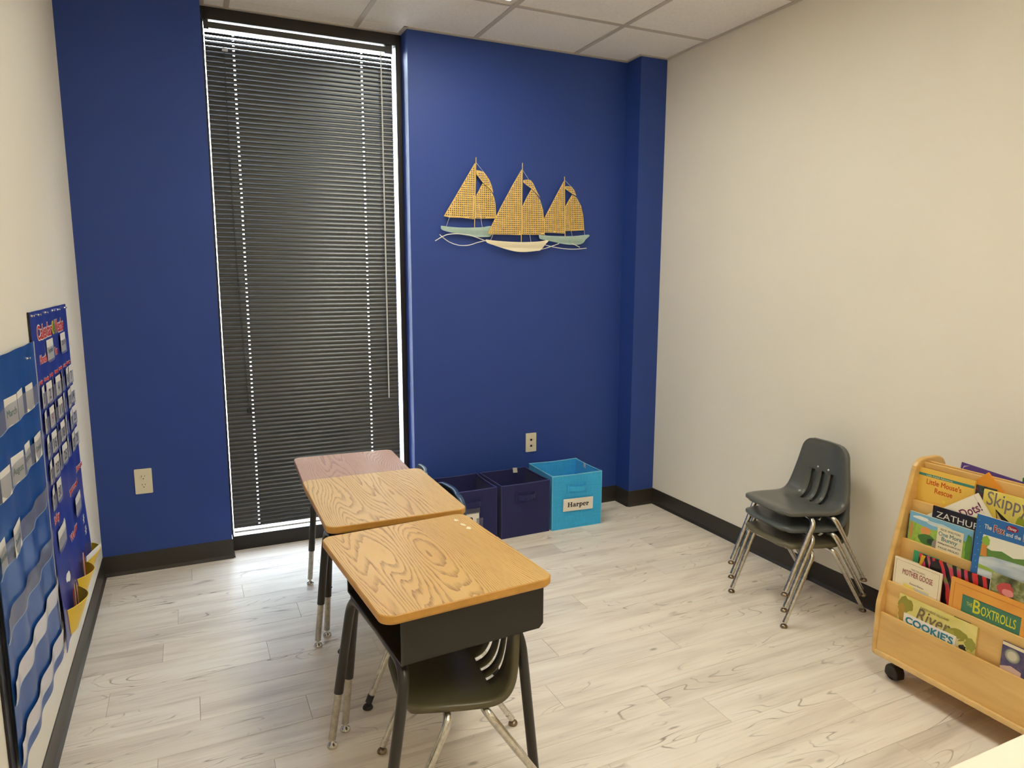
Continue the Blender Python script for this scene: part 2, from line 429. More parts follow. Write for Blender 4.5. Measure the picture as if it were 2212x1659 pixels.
M_CREAM = mat('cream_paint', rgb(238, 233, 221), 0.75, spec=0.25, bump=0.08, bscale=260, var=0.012, vscale=3)
M_BLUE = mat('navy_paint', rgb(43, 69, 144), 0.5, spec=0.38, bump=0.08, bscale=260, var=0.02, vscale=3)
M_BASE = mat('black_vinyl_base', rgb(52, 48, 42), 0.42, spec=0.45, var=0.08, vscale=6)
M_PLANK = plank_material()
M_SUB = mat('subfloor', rgb(120, 106, 92), 0.9)
M_TILE = tile_material()
M_TBAR = mat('grid_metal', rgb(196, 189, 178), 0.45, spec=0.4)
M_FRAME = mat('window_frame_black', rgb(38, 34, 32), 0.42, spec=0.4)
M_GLASS = clear_material('window_glass', (0.93, 0.96, 0.97), 0.02, (0.05, 0.06, 0.06), 0.02)
M_CONC = mat('pavement', rgb(176, 174, 170), 0.9, var=0.1, vscale=1.5)

# ================================================================== room shell
def struct(name, mb, m, parent=None):
    o = mb.obj(name, m, parent)
    if parent is None: o['kind'] = 'structure'
    return o
ZT = H+0.09
struct('wall_left', MB().box((XL-0.14, YB, -0.1), (XL, 0.32, ZT)), M_CREAM)
struct('wall_right', MB().box((XR, YB, -0.1), (XR+0.14, 0.32, ZT)), M_CREAM)
struct('wall_rear', MB().box((XL-0.14, YB-0.14, -0.1), (XR+0.14, YB, ZT)), M_CREAM)
wb = MB().box((XL, YL, -0.02), (XP1, 0.32, ZT)).box((XP2, 0, -0.02), (XC, 0.32, ZT)).box((XC, -DC, -0.02), (XR, 0.32, ZT))
wb.box((XP1, 0.166, H+0.002), (XP2, 0.32, ZT))
struct('wall_back', wb, M_BLUE)

# baseboards: rubber cove base with a small toe
def cove_x(mb, x0, x1, y):      # faces -y
    mb.prism([(y, 0), (y-0.012, 0), (y-0.009, 0.006), (y-0.0035, 0.016), (y-0.003, HB-0.002), (y-0.001, HB), (y, HB)], x0, x1, 'x')
def cove_y(mb, y0, y1, x, s):   # s = +1 faces +x, -1 faces -x
    mb.prism([(x, 0), (x+s*0.012, 0), (x+s*0.009, 0.006), (x+s*0.0035, 0.016), (x+s*0.003, HB-0.002), (x+s*0.001, HB), (x, HB)], y0, y1, 'y')
mb = MB(); cove_y(mb, YB, YL, XL, 1); struct('baseboard_left', mb, M_BASE)
mb = MB(); cove_y(mb, YB, -DC, XR, -1); struct('baseboard_right', mb, M_BASE)
mb = MB(); cove_x(mb, XL, XP1+0.003, YL); cove_y(mb, YL-0.003, DR, XP1, 1); cove_x(mb, XP2-0.003, XC, 0); cove_y(mb, -0.003, DR, XP2, -1)
cove_y(mb, -DC-0.003, 0, XC, -1); cove_x(mb, XC-0.003, XR, -DC); struct('baseboard_back', mb, M_BASE)

# floor: vinyl planks, each its own piece
floor = struct('floor', MB().box((XL, YB, -0.1), (XR, 0.32, -0.006)), M_SUB)
ROWH, PL = 0.1455, 0.914
JOINT = {-1: 0.489, 0: 0.733, 1: 0.401, 2: 0.943, 3: 0.676, 4: 1.15, 5: 0.626, 6: 0.994, 7: 0.467, 8: 0.748, 9: 1.08, 10: 0.629, 11: 0.944, 12: 2.182-PL, 13: 2.314-PL}
row = -2
while True:
    y1 = -0.045-ROWH*row+ROWH*0.0; y0 = y1-ROWH
    if y1 < YB: break
    y1c, y0c = min(y1, 0.19), max(y0, YB)
    if y0c < 0.19:
        j = JOINT.get(row, XL+random.random()*PL)
        x = j-2*PL
        while x < XR:
            a, b_ = max(x, XL), min(x+PL, XR)
            if b_-a > 0.004:
                g = 0.00045; cx_, cy_ = x+PL/2, (y0+y1)/2
                q = MB(); A = (a+g-cx_, y0c+g-cy_); B_ = (b_-g-cx_, y1c-g-cy_); c = 0.0007
                V = [(A[0], A[1], -0.005), (B_[0], A[1], -0.005), (B_[0], B_[1], -0.005), (A[0], B_[1], -0.005),
                     (A[0], A[1], -0.0007), (B_[0], A[1], -0.0007), (B_[0], B_[1], -0.0007), (A[0], B_[1], -0.0007),
                     (A[0]+c, A[1]+c, 0), (B_[0]-c, A[1]+c, 0), (B_[0]-c, B_[1]-c, 0), (A[0]+c, B_[1]-c, 0)]
                q.add(V, [(3, 2, 1, 0)]+[(i, (i+1) % 4, 4+(i+1) % 4, 4+i) for i in range(4)]+[(4+i, 4+(i+1) % 4, 8+(i+1) % 4, 8+i) for i in range(4)]+[(8, 9, 10, 11)])
                q.obj('plank', M_PLANK, floor, T(cx_, cy_, 0))
            x += PL
    row += 1

# ceiling: lay-in grid
GX, GY, GS = 2.2621, 0.5028, 0.6096
xs = [XL, GX-2*GS, GX-GS, GX, GX+GS, XR]
ys = [0.0]; k = 0
while True:
    y = -GY-GS*k
    if y < YB+0.05: break
    ys.append(y); k += 1
ys.append(YB)
ceil = struct('ceiling', MB().box((XL-0.14, YB-0.14, H+0.085), (XR+0.14, 0.32, H+0.16)), M_TILE)
LIGHTS = [(2, 1, 3), (2, 5, 7)]     # column, first and last row line of each 2x4 light
hw = 0.012
tile_cache = {}
for i in range(5):
    for j in range(len(ys)-1):
        if any(i == c and a <= j < b_ for c, a, b_ in LIGHTS): continue
        x0, x1, y1, y0 = xs[i], xs[i+1], ys[j], ys[j+1]
        if j == 0: y1 = YL if i == 0 else 0.0
        dx, dy = (x1-x0)/2-0.004, (y1-y0)/2-0.004
        key = (round(dx, 3), round(dy, 3))
        if key not in tile_cache: tile_cache[key] = MB().box((-dx, -dy, 0), (dx, dy, 0.016)).mesh('ceiling_tile', M_TILE)
        if i == 4 and j == 0:      # notched round the corner column
            q = MB().box((-dx, -dy, 0), (dx, (-DC-0.004)-(y0+y1)/2, 0.016)).box((-dx, (-DC-0.004)-(y0+y1)/2, 0), (XC-(x0+x1)/2-0.004, dy, 0.016))
            q.obj('ceiling_tile', M_TILE, ceil, T((x0+x1)/2, (y0+y1)/2, H+0.003)); continue
        link('ceiling_tile', tile_cache[key], ceil, T((x0+x1)/2, (y0+y1)/2, H+0.003))
for a, b_ in ((XL, XP1), ):
    pass
MB().box((XP1, 0.0, H+0.003), (XP2, 0.17, H+0.019)).obj('ceiling_tile', M_TILE, ceil)
MB().box((XP1-0.05, -0.05, H+0.0195), (XP2+0.05, 0.165, H+0.030)).obj('backing_strip', M_TILE, ceil)
for x in xs[1:-1]:
    MB().box((x-hw, YB, H-0.001), (x+hw, 0.005 if not XP1 < x < XP2 else DR, H+0.0025)).box((x-0.002, YB, H+0.0025), (x+0.002, 0, H+0.03)).obj('grid_bar', M_TBAR, ceil)
for y in ys[1:-1]:
    for i in range(5):
        if any(i == c and a < ys.index(y) < b_ for c, a, b_ in LIGHTS): continue
        MB().box((xs[i]+hw*(i > 0), y-hw, H-0.0009), (xs[i+1]-hw*(i < 4), y+hw, H+0.0024)).obj('grid_bar', M_TBAR, ceil)
# wall angle round the edge
wa = 0.02
an = MB()
for k_, (x0, y0, x1, y1) in enumerate(((XL, YB, XL+wa, YL), (XR-wa, YB, XR, -DC), (XC-wa, -DC, XC, 0), (XC-wa, -DC-wa, XR, -DC),
                         (XL, YL-wa, XP1, YL), (XP1, YL-wa, XP1+wa, DR), (XP1, DR-wa, XP2, DR), (XP2-wa, -wa, XP2, DR), (XP2-wa, -wa, XC, 0), (XL, YB, XR, YB+wa))):
    an.box((x0, y0, H-0.0012-0.00008*k_), (x1, y1, H+0.0022+0.00003*k_))
an.obj('wall_angle', M_TBAR, ceil)

# window: black storefront frame, floor to ceiling
win = thing('window_1', None, None, ((XP1+XP2)/2, DR, 0)); win['kind'] = 'structure'
wx = (XP1+XP2)/2
def wbox(a, b_, c=0.0015): return MB().cbox((a[0]-wx, a[1]-DR, a[2]), (b_[0]-wx, b_[1]-DR, b_[2]), c)
FX0, FX1, FZ0, FZ1 = 0.9395, 1.8625, 0.078, 2.6170
wbox((XP1, DR, 0.0), (FX0, 0.172, H)).obj('jamb', M_FRAME, win)
wbox((FX1, DR, 0.0), (XP2, 0.172, H)).obj('jamb', M_FRAME, win)
wbox((FX0, DR, FZ1), (FX1, 0.166, H)).obj('head', M_FRAME, win)
wbox((FX0, DR, 0.0), (FX1, 0.172, FZ0)).obj('sill', M_FRAME, win)
MB().box((FX0-wx-0.005, 0.159-DR, FZ0-0.005), (FX1-wx+0.005, 0.163-DR, FZ1+0.005)).obj('pane', M_GLASS, win)

# pavement outside
g = MB().box((-30, 0.33, -0.25), (34, 70, -0.15)).obj('ground', M_CONC); g['kind'] = 'structure'

# ================================================================== ceiling lights
M_LENS = mat('light_lens', rgb(250, 246, 235), 0.4, emit=LAMP_COL, estr=LAMP)
M_TROF = mat('white_enamel', rgb(236, 232, 222), 0.4)
for k, (c, a, b_) in enumerate(LIGHTS):
    x0, x1, y1, y0 = xs[c], xs[c+1], ys[a], ys[b_]
    mx, my = (x0+x1)/2, (y0+y1)/2
    t = thing('ceiling_light', ['recessed ceiling light with glowing panel nearest the blue wall', 'recessed ceiling light with glowing panel over the rear of the room'][k],
              'ceiling light', (mx, my, H), 0, 'recessed ceiling lights')
    ex, ey = (x1-x0)/2-0.006, (y1-y0)/2-0.006; ix, iy = ex-0.035, ey-0.035
    q = MB()
    for (ax, ay, bx, by) in ((-ex, -ey, ex, -iy), (-ex, iy, ex, ey), (-ex, -iy, -ix, iy), (ix, -iy, ex, iy)):
        q.box((ax, ay, 0.003), (bx, by, 0.006))
    for (ax, ay, bx, by) in ((-ix-0.002, -iy-0.002, ix+0.002, -iy), (-ix-0.002, iy, ix+0.002, iy+0.002), (-ix-0.002, -iy, -ix, iy), (ix, -iy, ix+0.002, iy)):
        q.box((ax, ay, 0.006), (bx, by, 0.05))
    q.obj('frame', M_TROF, t)
    MB().box((-ix, -iy, 0.046), (ix, iy, 0.050)).obj('lens', M_LENS, t)
    MB().box((-ex, -ey, 0.0505), (ex, ey, 0.080)).obj('housing', M_TROF, t)

# ================================================================== window blind
M_SLAT = mat('charcoal_slat', rgb(55, 55, 54), 0.24, spec=0.6, var=0.05, vscale=3)
M_RAIL = mat('blind_rail_charcoal', rgb(70, 68, 66), 0.4)
M_PALE = mat('pale_rail', rgb(206, 204, 204), 0.3)
M_CORD = mat('charcoal_cord', rgb(40, 38, 36), 0.8)
M_WAND = mat('grey_wand', rgb(206, 204, 198), 0.25)
BX0, BX1, BYC = 0.9435, 1.8465, 0.138
bw = (BX1-BX0)/2
blind = thing('window_blind', 'charcoal mini blind of narrow slats hanging closed in the tall window', 'blind', ((BX0+BX1)/2, BYC, 0))
def slat_mesh(tilt):
    """crowned slat with two cord holes; tilt = how far the room edge hangs down"""
    n = 5; wdt = 0.0254; xsn = [-bw, -0.325-0.0042, -0.325+0.0042, 0.292-0.0042, 0.292+0.0042, bw]
    ct, st = math.cos(tilt), math.sin(tilt)
    def P(x, t, off):
        y = (t-0.5)*wdt; z = 0.0032*(1-(2*t-1)**2)+off
        return (x, y*ct-z*st*1.0, y*st+z*ct)
    mb = MB(); ts = [0, 0.30, 0.5-0.085, 0.5+0.085, 0.70, 1]
    hole = lambda i, j: i in (1, 3) and j == 2
    mb.grid(lambda x, t: P(x, t, 0.0), xsn, ts, skip=hole, flip=False)
    mb.grid(lambda x, t: P(x, t, -0.0005), xsn, ts, skip=hole, flip=True)
    for x, fl in ((-bw, 0), (bw, 1)):
        V = [P(x, t, 0) for t in ts]+[P(x, t, -0.0005) for t in ts]; m_ = len(ts)
        mb.add(V, [(i, i+1, m_+i+1, m_+i) for i in range(m_-1)])
    for t in (0, 1): mb.add([P(-bw, t, 0), P(bw, t, 0), P(bw, t, -0.0005), P(-bw, t, -0.0005)], [(0, 1, 2, 3)])
    return mb.mesh('slat', M_SLAT)
PITCH = 0.02215
TILT = math.radians(75)
SL_MAIN = slat_mesh(TILT)
z = 2.5610; k = 0
special = [48, 58, 69, 73]
while z > 0.112:
    me = slat_mesh(math.radians(special[k])) if k < len(special) else SL_MAIN
    link('slat', me, blind, T(0, 0, z)); z -= PITCH; k += 1
ZBOT = z+PITCH
MB().cbox((-bw, -0.012, 0.0895), (bw, 0.012, 0.1005), 0.003).obj('bottom_rail', M_PALE, blind)
MB().cbox((-bw, -0.0125, 2.5825), (bw, 0.0125, 2.6105), 0.001).obj('headrail', M_RAIL, blind)
MB().cbox((-bw-0.002, -0.014, 2.577), (-bw+0.020, 0.014, 2.6168), 0.001).obj('bracket', M_RAIL, blind)
MB().cbox((bw-0.036, -0.014, 2.577), (bw+0.002, 0.014, 2.6168), 0.001).obj('bracket', M_RAIL, blind)
for x in (-0.325, 0.292):
    q = MB()
    for dy in (-0.0125, 0.0125): q.tube([(x+0.006, dy, 2.58), (x+0.006, dy, 0.10)], 0.0005, 5)
    q.obj('ladder_cord', M_CORD, blind)
MB().tube([(0.389, -0.020, 2.575), (0.389, -0.026, 2.50), (0.389, -0.026, 0.757)], 0.0036, 8).obj('tilt_wand', M_WAND, blind)
q = MB().tube(smooth_path([(-0.372, -0.016, 2.578), (-0.373, -0.02, 1.9), (-0.365, -0.022, 1.3), (-0.349, -0.022, 0.80), (-0.347, -0.022, 0.75)]), 0.0010, 6)
q.tube(smooth_path([(-0.366, -0.016, 2.578), (-0.369, -0.02, 1.9), (-0.357, -0.022, 1.2), (-0.345, -0.022, 0.80), (-0.341, -0.022, 0.752)]), 0.0010, 6)
q.obj('lift_cord', M_CORD, blind)
q = MB()
for dx in (-0.349, -0.339): q.lathe([(0.002, 0.028), (0.005, 0.02), (0.0062, 0.004), (0.005, 0)], (dx, -0.022, 0.728), 10)
q.obj('tassel', M_CORD, blind)
MB().cbox((-0.378, -0.021, 2.484), (-0.352, -0.0135, 2.496), 0.001).obj('cord_stop', mat('clear_plastic_clip', rgb(210, 214, 222), 0.15), blind)

# ================================================================== wall plates
M_IVORY = mat('ivory_plastic', rgb(226, 217, 190), 0.35)
M_SLOT = mat('slot_dark', rgb(30, 26, 22), 0.6)
o = thing('wall_outlet', 'ivory duplex power outlet on the left blue panel', 'outlet', (0.5505, YL, 0.452))
q = MB(); pp = rrect(-0.0375, -0.061, 0.0375, 0.061, 0.004, 3)
q.prism(pp, -0.0058, 0.0, 'y', bev=0.0015); q.obj('cover_plate', M_IVORY, o)
for zc in (0.0205, -0.0205):
    q = MB(); q.prism(blob(0, zc, 0.0172, 0.0150, 20), -0.0076, -0.0055, 'y', bev=0.0006)
    r_ = q.obj('receptacle', M_IVORY, o)
    q = MB()
    q.box((-0.0078, -0.0079, zc+0.0010), (-0.0056, -0.0070, zc+0.0090)); q.box((0.0052, -0.0079, zc+0.0018), (0.0072, -0.0070, zc+0.0085))
    q.prism(blob(0, zc-0.0072, 0.0026, 0.0026, 8), -0.0079, -0.0070, 'y'); q.obj('slot', M_SLOT, r_)
MB().lathe([(0.0028, 0), (0.0028, 0.001), (0.0012, 0.0018)], (0, -0.0056, 0), 10, axis=(0, -1, 0)).obj('screw', M_IVORY, o)
o = thing('data_jack_plate', 'ivory wall plate with two black data ports above the bins', 'wall plate', (2.614, 0, 0.4435))
q = MB(); q.prism(rrect(-0.035, -0.0575, 0.035, 0.0575, 0.004, 3), -0.0055, 0, 'y', bev=0.0015); q.obj('cover_plate', M_IVORY, o)
for zc in (0.0165, -0.0205):
    MB().box((-0.006, -0.0062, zc-0.0065), (0.0065, -0.0050, zc+0.0065)).obj('port', M_SLOT, o)
    MB().box((0.010, -0.0058, zc+0.0005), (0.019, -0.0052, zc+0.0025)).obj('port_marking', mat('grey_print', rgb(150, 140, 120), 0.6), o)
for zc in (0.040, -0.044):
    MB().lathe([(0.0024, 0), (0.0024, 0.0008), (0.0012, 0.0014)], (0, -0.0054, zc), 10, axis=(0, -1, 0)).obj('screw', M_IVORY, o)

# ================================================================== sailboat wall art
SHIP = {
 'main1':[(-0.2385,0.2313),(-0.4189,-0.0543),(-0.3874,-0.0585),(-0.3189,-0.0576),(-0.2471,-0.0635),(-0.233,0.2296)],
 'flap1':[(-0.2294,0.1954),(-0.2108,0.194),(-0.1922,0.1894),(-0.1735,0.1729),(-0.1547,0.1488),(-0.1396,0.1159),(-0.131,0.0825),(-0.1547,0.1066),(-0.1924,0.1332),(-0.2295,0.1758)],
 'jib1':[(-0.1905,0.13),(-0.2066,0.1017),(-0.2301,0.0606),(-0.2372,0.0434),(-0.2401,-0.059),(-0.1788,-0.0567),(-0.111,-0.0534),(-0.112,-0.0191),(-0.1158,0.0278),(-0.1225,0.0574),(-0.1405,0.0926),(-0.1642,0.1146)],
 'main2':[(0.0365,0.2149),(-0.0203,0.1267),(-0.0927,0.0032),(-0.1686,-0.137),(-0.1552,-0.1418),(-0.0586,-0.1405),(0.0311,-0.1424),(0.0395,0.2074)],
 'flap2':[(0.0452,0.157),(0.0679,0.1618),(0.0903,0.1597),(0.1054,0.1445),(0.1283,0.1044),(0.1514,0.0684),(0.1234,0.0955),(0.0956,0.1158),(0.0453,0.1467)],
 'jib2':[(0.0992,0.1116),(0.0686,0.0623),(0.0416,0.011),(0.0385,-0.1378),(0.1103,-0.1372),(0.1867,-0.1343),(0.1834,-0.0693),(0.175,0.0013),(0.1551,0.0554),(0.1234,0.0911)],
 'main3':[(0.3119,0.1694),(0.2613,0.0848),(0.1832,-0.0515),(0.1876,-0.1226),(0.2538,-0.1217),(0.321,-0.1243),(0.3161,0.1674)],
 'flap3':[(0.3197,0.1401),(0.3411,0.1422),(0.3607,0.1397),(0.3789,0.1242),(0.395,0.0914),(0.3682,0.1026),(0.3204,0.1286)],
 'jib3':[(0.371,0.0969),(0.3453,0.0576),(0.3258,0.0254),(0.3271,-0.1096),(0.3909,-0.1059),(0.4565,-0.1013),(0.4482,-0.0193),(0.4319,0.0368),(0.4005,0.0827)],
 'hull1':[(-0.4375,-0.1048),(-0.3743,-0.1099),(-0.2963,-0.1109),(-0.2027,-0.1058),(-0.1408,-0.0996),(-0.1409,-0.1492),(-0.1839,-0.1576),(-0.2312,-0.158),(-0.2873,-0.1531),(-0.3426,-0.144),(-0.3973,-0.135),(-0.431,-0.1255),(-0.4385,-0.1153)],
 'hull2':[(-0.1839,-0.1718),(-0.1072,-0.1778),(0.0154,-0.1811),(0.1309,-0.1763),(0.2036,-0.167),(0.1874,-0.1898),(0.162,-0.2217),(0.1314,-0.2281),(0.0656,-0.2346),(0.0057,-0.2334),(-0.0585,-0.2213),(-0.1265,-0.203),(-0.1697,-0.1909),(-0.1802,-0.1838)],
 'hull3':[(0.1509,-0.137),(0.2437,-0.1408),(0.3754,-0.1383),(0.4843,-0.128),(0.4621,-0.1563),(0.4489,-0.1759),(0.4194,-0.1857),(0.3764,-0.1885),(0.3178,-0.1847),(0.2441,-0.1728),(0.1665,-0.1612),(0.1536,-0.1503)],
 'wave1':[(-0.4691,-0.185),(-0.4338,-0.1645),(-0.402,-0.1511),(-0.3701,-0.146),(-0.3335,-0.145),(-0.278,-0.1494),(-0.2312,-0.161),(-0.1744,-0.1794)],
 'wave2':[(-0.4426,-0.1509),(-0.4203,-0.1692),(-0.3888,-0.1886),(-0.3524,-0.2013),(-0.3155,-0.2065),(-0.269,-0.2025),(-0.2219,-0.1878),(-0.1696,-0.1758)],
 'wave3':[(0.1518,-0.2196),(0.1877,-0.2145),(0.2289,-0.2024),(0.2861,-0.1831)],
 'wave4':[(0.1719,-0.1856),(0.2133,-0.196),(0.2655,-0.2053),(0.3235,-0.2115),(0.393,-0.2129),(0.4741,-0.2059)],
 'wave5':[(0.3709,-0.1813),(0.3979,-0.1899),(0.4251,-0.2013)],
 'mast1':[(-0.2328,0.2628),(-0.2441,-0.1114)],
 'mast2':[(0.0393,0.2501),(0.0338,-0.182)],
 'mast3':[(0.3141,0.1947),(0.3234,-0.1405)],
 'rig1':[(-0.2292,0.234),(-0.1735,0.175)],
 'rig1b':[(-0.3663,0.004),(-0.3874,-0.0593),(-0.406,-0.108)],
 'rig1c':[(-0.2172,0.019),(-0.2039,-0.0568),(-0.1965,-0.1056)],
 'rig2':[(0.0439,0.2098),(0.0879,0.1543)],
 'rig2b':[(-0.137,-0.1426),(-0.1524,-0.1754)],
 'rig2c':[(0.0886,-0.1365),(0.097,-0.1784)],
 'rig2d':[(0.1842,-0.1339),(0.1913,-0.1686)],
 'rig3':[(0.3196,0.1743),(0.3703,0.1349)],
 'rig3b':[(0.3653,-0.1085),(0.3733,-0.1374)],
 'rig3c':[(0.4533,-0.1014),(0.4577,-0.1311)],
}

M_SAIL = mat('cane_gold', rgb(216, 182, 106), 0.55, var=0.12, vscale=40)
M_MAST = mat('mast_gold', rgb(222, 190, 116), 0.45)
M_HULLB = mat('pale_aqua_enamel', rgb(168, 194, 186), 0.45, var=0.06, vscale=30)
M_HULLW = mat('cream_enamel', rgb(240, 230, 200), 0.45)
M_WIRE = mat('white_wire', rgb(236, 232, 226), 0.4)
art = thing('sailboat_wall_art', 'metal wall art of three sailing boats with woven gold sails', 'wall art', (2.49, 0, 1.80))
def inside(p, poly):
    c = False; n = len(poly)
    for i in range(n):
        (x1, y1), (x2, y2) = poly[i], poly[(i+1) % n]
        if (y1 > p[1]) != (y2 > p[1]) and p[0] < (x2-x1)*(p[1]-y1)/(y2-y1)+x1: c = not c
    return c
def edge_dist(p, poly):
    d = 9; P = Vector((p[0], p[1]))
    for i in range(len(poly)):
        a, b_ = Vector(poly[i]), Vector(poly[(i+1) % len(poly)]); ab = b_-a
        t = max(0, min(1, (P-a).dot(ab)/max(1e-9, ab.length_squared))); d = min(d, (P-a-ab*t).length)
    return d
WALL = Matrix(((1, 0, 0, 0), (0, 0, -1, 0), (0, 1, 0, 0), (0, 0, 0, 1)))     # local XY -> wall XZ, local Z -> towards the room
CP = 0.0113
def sail(key, depth, belly, hem=True):
    poly = SHIP[key]; xs_ = [p[0] for p in poly]; ys_ = [p[1] for p in poly]; holes = []
    nx = int((max(xs_)-min(xs_))/CP)+2; ny = int((max(ys_)-min(ys_))/CP)+2
    for i in range(nx):
        for j in range(ny):
            c = (min(xs_)+CP*(i+0.35), min(ys_)+CP*(j+0.6))
            if inside(c, poly) and edge_dist(c, poly) > 0.0043:
                r = 0.0032; holes.append([(c[0]+r*math.cos(a), c[1]+r*math.sin(a)) for a in (PI/8+PI/4*k for k in range(8))])
    x0, x1 = min(xs_), max(xs_)
    def warp(co):
        t = (co.x-x0)/(x1-x0); return Vector((co.x, co.y, co.z+depth+belly*math.sin(PI*min(1, max(0, t)))))
    me = poly_mesh('sail', poly, holes, 0.0012, warp); me.materials.append(M_SAIL)
    o_ = link('sail', me, art, WALL)
    ring = [warp(Vector((p[0], p[1], 0))) for p in poly]; ring.append(ring[0])
    MB().tube(ring, 0.0011, 6, cap=False).obj('hem', M_MAST, o_)
for k, (dm, dj) in enumerate(((0.024, 0.018), (0.038, 0.032), (0.024, 0.018))):
    n = str(k+1)
    sail('main'+n, dm, 0.0012); sail('jib'+n, dj, 0.0015); sail('flap'+n, dj+0.008, 0.001)
    MB().tube([(p[0], -(dm+0.004), p[1]) for p in SHIP['mast'+n]], 0.0024, 8).obj('mast', M_MAST, art)
    me = poly_mesh('hull', [(p.x, p.y) for p in smooth_path([(a_, b_, 0) for a_, b_ in SHIP['hull'+n]], 4)], (), 0.003, lambda co, d=dm: Vector((co.x, co.y, co.z+d-0.004+6*(0.0016-min(0.0016, (co.y-SHIP['hull'+n][0][1])**2)))))
    me.materials.append(M_HULLW if k == 1 else M_HULLB); h_ = link('hull', me, art, WALL); h_['label'] = 'cream hull' if k == 1 else 'pale aqua hull'
    for s_ in ('', 'b', 'c', 'd'):
        if 'rig'+n+s_ in SHIP:
            MB().tube([(p[0], -(dm+0.0005), p[1]) for p in SHIP['rig'+n+s_]], 0.0009, 5).obj('rigging', M_WIRE, art)
    a = SHIP['mast'+n][1]
    MB().tube([(a[0], -0.0005, a[1]+0.14), (a[0], -(dm-0.001), a[1]+0.14)], 0.002, 6).obj('standoff', M_WIRE, art)
for k in range(1, 6):
    MB().tube(smooth_path([(p[0], -0.020-0.004*(k % 2), p[1]) for p in SHIP['wave%d' % k]], 5), 0.0023, 8).obj('wave', M_WIRE, art)

# ================================================================== storage bins
def fabric(name, col, k=0.10):
    m, nt, b, _, L = nodes_mat(name)
    ov = objvec(nt); n1 = noise(nt, mapped(nt, ov, (12, 12, 260)), 1.0, 3, 0.6); n2 = noise(nt, mapped(nt, ov, (260, 260, 12)), 1.0, 3, 0.6)
    s_ = mathn(nt, 'ADD', n1, n2)
    L(ramp(nt, mathn(nt, 'MULTIPLY', s_, 0.5), [(0.36, tuple(c*(1-k) for c in col)), (0.64, tuple(min(1, c*(1+k)) for c in col))]), b.inputs['Base Color'])
    b.inputs['Roughness'].default_value = 0.85; b.inputs['Specular IOR Level'].default_value = 0.25; b.inputs['Sheen Weight'].default_value = 0.1
    bp = nt.nodes.new('ShaderNodeBump'); bp.inputs['Strength'].default_value = 0.3; bp.inputs['Distance'].default_value = 0.001
    L(s_, bp.inputs['Height']); L(bp.outputs['Normal'], b.inputs['Normal'])
    return m
M_NAVY = fabric('navy_fabric', rgb(42, 44, 92), 0.08); M_NAVYT = mat('navy_piping', rgb(58, 60, 118), 0.7)
M_TURQ = fabric('turquoise_fabric', rgb(62, 176, 232), 0.14); M_TURQT = mat('turquoise_piping', rgb(116, 196, 232), 0.7)
M_PAPER = mat('white_paper', rgb(238, 233, 220), 0.6)
M_INK = mat('black_ink', rgb(26, 24, 24), 0.6)
M_TAPE = clear_material('clear_tape', (0.92, 0.92, 0.95), 0.16, rgb(170, 168, 180), 0.15)
